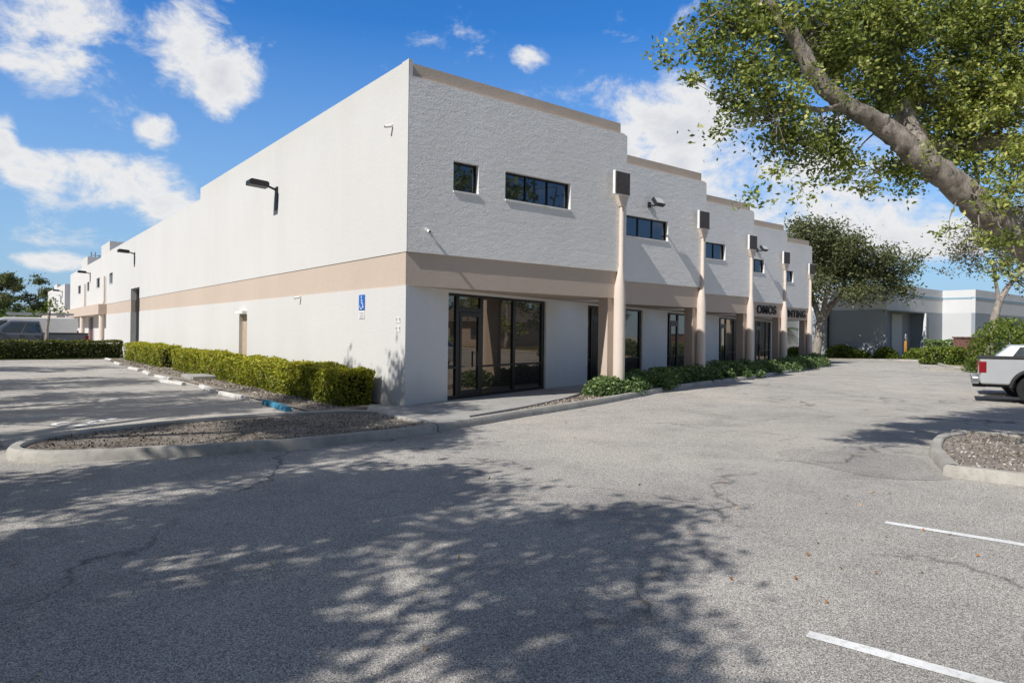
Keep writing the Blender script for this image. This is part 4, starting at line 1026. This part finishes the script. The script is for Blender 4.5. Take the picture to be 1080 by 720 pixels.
def sedan(label, loc, rz, paint, group):
    e = empty('parked_car', label, 'car', loc, rz, group)
    W = .9; wh = [-1.35,1.4]; R = .37
    pr = arch_profile(-2.25,2.3,.3,[(2.3,.55),(2.2,.74),(1.3,.93),(-1.7,1.0),(-2.24,.97),(-2.28,.6)],wh,R)
    MB().extr(pr,-W,W).build('body', paint, e, bevel=.07)
    cab,a,b,pn = greenhouse(e,'cab',(-2.18,1.35),(-1.5,.25),W-.06,W-.24,.95,1.56,paint)
    for p in ([a[0],a[1],b[1],b[0]],[a[3],a[2],b[2],b[3]][::1]):
        pass
    pn([a[0],a[1],b[1],b[0]],.16,.46,.12,.88); pn([a[0],a[1],b[1],b[0]],.5,.86,.12,.88)
    pn([a[2],a[3],b[3],b[2]],.14,.5,.12,.88); pn([a[2],a[3],b[3],b[2]],.54,.84,.12,.88)
    pn([a[1],a[2],b[2],b[1]],.06,.94,.06,.94); pn([a[3],a[0],b[0],b[3]],.08,.92,.1,.9)
    for s in (-1,1):
        y0,y1 = sorted((s*(W+.01),s*(W-.3)))
        MB().box((-2.3,y0,.7),(-2.1,y1,.9)).build('tail_light', M['red_lamp'], e, bevel=.02)
        MB().box((2.05,y0,.6),(2.31,y1,.74)).build('headlight', M['clear_lamp'], e, bevel=.02)
        MB().box((.72,min(s*(W-.02),s*(W+.16)),.95),(.86,max(s*(W-.02),s*(W+.16)),1.06)).build('wing_mirror', paint, e, bevel=.02)
    MB().box((-2.36,-W+.05,.33),(-2.2,W-.05,.55)).build('rear_bumper', paint, e, bevel=.04)
    for wx in wh:
        for s in (-1,1): wheel(e,wx,s*(W-.12),.33,M['alloy'],.21)
    return e
def van(label, loc, rz, paint, group):
    e = empty('cargo_van', label, 'van', loc, rz, group)
    W = .98; wh = [-1.6,1.75]
    pr = arch_profile(-2.75,2.75,.42,[(2.75,.75),(2.6,1.05),(1.95,1.22),(1.25,2.0),(.9,2.12),(-2.55,2.16),(-2.72,1.95)],wh,.43)
    MB().extr(pr,-W,W).build('body', paint, e, bevel=.06)
    for s in (-1,1):
        y = s*(W+.003)
        pts = [(1.83,y,1.25),(1.2,y,1.92),(.75,y,1.96),(.75,y,1.25)]; MB().add(pts,[(0,1,2,3) if s<0 else (3,2,1,0)]).build('window', M['car_glass'], e)
        MB().box((-2.78,min(s*W,s*(W-.15)),.9),(-2.7,max(s*W,s*(W-.15)),1.4)).build('tail_light', M['red_lamp'], e)
        MB().box((2.45,min(s*(W+.01),s*(W-.3)),.8),(2.77,max(s*(W+.01),s*(W-.3)),1.02)).build('headlight', M['clear_lamp'], e, bevel=.02)
        MB().box((1.5,min(s*W,s*(W+.2)),1.25),(1.62,max(s*W,s*(W+.2)),1.5)).build('wing_mirror', M['plastic'], e, bevel=.02)
        MB().box((-2.0,min(s*W,s*(W+.005)),.6),(.4,max(s*W,s*(W+.005)),.68)).build('trim_strip', M['plastic'], e)
    MB().add([(1.97,-.85,1.24),(1.97,.85,1.24),(1.31,.78,1.98),(1.31,-.78,1.98)],[(0,1,2,3)]).build('windscreen', M['car_glass'], e)
    rk = MB()
    for x_ in (-2.2,-.9,.4): rk.tube([(x_,-.8,2.14),(x_,-.8,2.3),(x_,.8,2.3),(x_,.8,2.14)],.025,6)
    for s in (-.8,.8): rk.tube([(-2.5,s,2.3),(.7,s,2.3)],.025,6)
    rk.tube([(-2.6,.2,2.36),(.8,.2,2.36)],.05,8); rk.tube([(-2.4,-.35,2.35),(.3,-.35,2.35)],.04,8)
    rk.build('roof_rack', M['grey_metal'], e)
    MB().box((-2.84,-W+.04,.42),(-2.72,W-.04,.6)).build('rear_bumper', M['plastic'], e, bevel=.02)
    for wx in wh:
        for s in (-1,1): wheel(e,wx,s*(W-.14),.36,M['alloy'])
    return e
GV = 'vehicles parked around the lot'
hd = math.atan2(-.946,.325)
def rear_at(px_, py_, back): pass
f_ = Vector((.325,-.946)).normalized()
# rear right corner of the silver pickup stands at (14.0,-6.2)
rr_ = Vector((14.0,-6.25)); ctr = rr_ + f_*2.85 + Vector((-f_.y*1,f_.x))*0 + Vector((.946,.325))*.93
pickup('silver pickup with black flares and red tail light cut off by the right edge', (ctr.x,ctr.y,0), hd, M['silver'], M['dark_alloy'], True, GV)
r2_ = Vector((16.81,-5.54)); c2 = r2_ + f_*2.3 + Vector((.946,.325))*.9
sedan('pale car parked beyond the silver pickup at the right edge', (c2.x,c2.y,0), hd, M['silver2'], GV)
pk = pickup('dark grey pickup parked behind the far dark hedge', (-5.05,36.0,0), math.pi, M['charcoal'], M['alloy'], False, GV); pk.scale = (1.13,1.1,1.15)
van('white cargo van with roof rack behind the dark grey pickup', (-5.1,39.6,0), math.pi, M['van_white'], GV).scale = (1.05,1.05,1.1)

# ------------------------------------------------------------------ sky, sun, camera
SUN = Vector((-1,-.125,.907)).normalized()
elev = math.asin(SUN.z); az = math.atan2(SUN.x, SUN.y)
w = bpy.data.worlds.new('World'); scene.world = w; w.use_nodes = True; t = w.node_tree; t.nodes.clear()
sky = N(t,'ShaderNodeTexSky'); sky.sky_type = 'NISHITA'; sky.sun_disc = False; sky.sun_elevation = elev; sky.sun_rotation = az
sky.air_density = 1.0; sky.dust_density = .1; sky.ozone_density = 2.2
tc = N(t,'ShaderNodeTexCoord').outputs['Generated']
sep = N(t,'ShaderNodeSeparateXYZ'); t.links.new(tc, sep.inputs[0])
def mth(op, a, b=None, c=None):
    n = N(t,'ShaderNodeMath', operation=op)
    for i,x in enumerate((a,b,c)):
        if x is None: continue
        if hasattr(x,'links'): t.links.new(x,n.inputs[i])
        else: n.inputs[i].default_value = x
    return n.outputs[0]
AZ = mth('MULTIPLY', mth('ARCTAN2', sep.outputs[0], sep.outputs[1]), 57.29578)
EL = mth('MULTIPLY', mth('ARCSINE', sep.outputs[2]), 57.29578)
wn = N(t,'ShaderNodeTexNoise'); wn.inputs['Scale'].default_value = 7; wn.inputs['Detail'].default_value = 7; wn.inputs['Roughness'].default_value = .62; t.links.new(tc, wn.inputs['Vector'])
mpn = N(t,'ShaderNodeMapping'); mpn.inputs['Scale'].default_value = (1,1,1.6); t.links.new(tc, mpn.inputs[0])
fine = N(t,'ShaderNodeTexNoise'); fine.inputs['Scale'].default_value = 9; fine.inputs['Detail'].default_value = 9; fine.inputs['Roughness'].default_value = .66; fine.inputs['Distortion'].default_value = .3; t.links.new(mpn.outputs[0], fine.inputs['Vector'])
blobs = [(3.0,21.0,3.6,4.2),(0,23,3.5,3.5),(13.2,21.5,2.6,3.8),(15.0,18.6,2.4,2.6),(10.6,14.4,1.3,1.0),(7.8,10.3,4.4,1.9),(3.5,11.0,2.5,1.3),(11.0,9.0,3.0,1.5),(50.5,17.0,4.4,3.4),(47.5,14.5,3.5,2.4),(55.5,15.2,4.5,3.2),(60,13,5,3.2),(53,13.5,7.5,5.0),(57,12,9,4.5),(62,11,6,3.5),(64.7,8.6,6.0,2.1),(70,7.4,5.0,1.7),(4.5,4.6,2.2,.6),(39.3,21.9,1.4,.9),(1.3,12.3,.9,1.6),(58,9.5,4,1.6),
         (112,20,9,4),(158,30,10,6),(200,24,16,7),(240,35,12,6),(300,22,14,5),(340,28,9,5),(95,14,9,4),(60,45,9,6),(10,50,10,6),(-60,18,10,4),(-120,25,14,6)]
best = None
for a_,e_,wa,we in blobs:
    if a_ > 180: a_ -= 360
    da = mth('MULTIPLY', mth('SUBTRACT', AZ, a_), 1/wa); de = mth('MULTIPLY', mth('SUBTRACT', EL, e_), 1/we)
    v = mth('SUBTRACT', 1.0, mth('ADD', mth('MULTIPLY',da,da), mth('MULTIPLY',de,de)))
    best = v if best is None else mth('MAXIMUM', best, v)
offv = mth('MAXIMUM', mth('MULTIPLY', mth('SUBTRACT', mth('ABSOLUTE', mth('SUBTRACT', AZ, 65)), 80), .06), mth('MULTIPLY', mth('SUBTRACT', EL, 34), .07))  # unseen grey cloud cover, added behind and overhead to dim and neutralise ambient light
offc = mth('MINIMUM', mth('MAXIMUM', offv, 0.0), 1.0)
best = mth('MAXIMUM', best, mth('SUBTRACT', mth('MULTIPLY', offc, 1.9), 1.3))
best = mth('MAXIMUM', best, -1.2)
dens = mth('ADD', mth('MULTIPLY', best, .34), mth('MULTIPLY', mth('SUBTRACT', fine.outputs['Fac'], .5), 2.5))
dens = mth('ADD', dens, mth('MULTIPLY', mth('SUBTRACT', wn.outputs['Fac'], .5), .7))
mr = N(t,'ShaderNodeMapRange'); mr.interpolation_type = 'SMOOTHSTEP'; t.links.new(dens, mr.inputs[0]); mr.inputs[1].default_value = -.26; mr.inputs[2].default_value = .34; mr.inputs[4].default_value = .95
shade = ramp(t, [(.02,(.92,.94,.97)),(.3,(1.02,1.01,1.0)),(.8,(.80,.82,.86))], dens)
bg1 = N(t,'ShaderNodeBackground'); bg1.inputs[1].default_value = .106
hs = N(t,'ShaderNodeHueSaturation'); hs.inputs['Saturation'].default_value = 1.34; hs.inputs['Value'].default_value = 1.42; t.links.new(sky.outputs[0], hs.inputs['Color']); hz_ = mth('MULTIPLY', mth('MAXIMUM', mth('SUBTRACT', 1.0, mth('DIVIDE', EL, 24.0)), 0.0), .95)
t.links.new(mix(t, mix(t, hs.outputs[0], (.70,.93,1.16), 1.0, 'MULTIPLY'), (3.0,4.5,6.4), mth('MINIMUM', hz_, .92)), bg1.inputs[0])
bg2 = N(t,'ShaderNodeBackground'); t.links.new(mth('SUBTRACT', .85, mth('MULTIPLY', offc, .64)), bg2.inputs[1]); t.links.new(shade.outputs[0], bg2.inputs[0])
ms = N(t,'ShaderNodeMixShader'); t.links.new(mr.outputs[0], ms.inputs[0]); t.links.new(bg1.outputs[0], ms.inputs[1]); t.links.new(bg2.outputs[0], ms.inputs[2])
wo_ = N(t,'ShaderNodeOutputWorld'); t.links.new(ms.outputs[0], wo_.inputs[0])

sl = bpy.data.lights.new('sun','SUN'); sl.energy = 5.0; sl.angle = math.radians(.53); sl.color = (1,.965,.91)
so = bpy.data.objects.new('sun', sl); COL.objects.link(so); so.rotation_euler = SUN.to_track_quat('Z','Y').to_euler(); so.location = (-20,-10,30)

cam = bpy.data.cameras.new('camera'); cam.sensor_width = 36; cam.lens = 24.0; cam.clip_end = 2000; cam.shift_y = -8.1/1080
co = bpy.data.objects.new('camera', cam); COL.objects.link(co)
yaw = math.atan2(-FW[0], FW[1])
co.matrix_world = Matrix.Translation(CAM) @ Matrix.Rotation(yaw,4,'Z') @ Matrix.Rotation(math.pi/2,4,'X') @ Matrix.Rotation(.0125,4,'Z')
scene.camera = co
scene.view_settings.view_transform = 'Standard'; scene.view_settings.look = 'None'; scene.view_settings.exposure = 0; scene.view_settings.gamma = 1
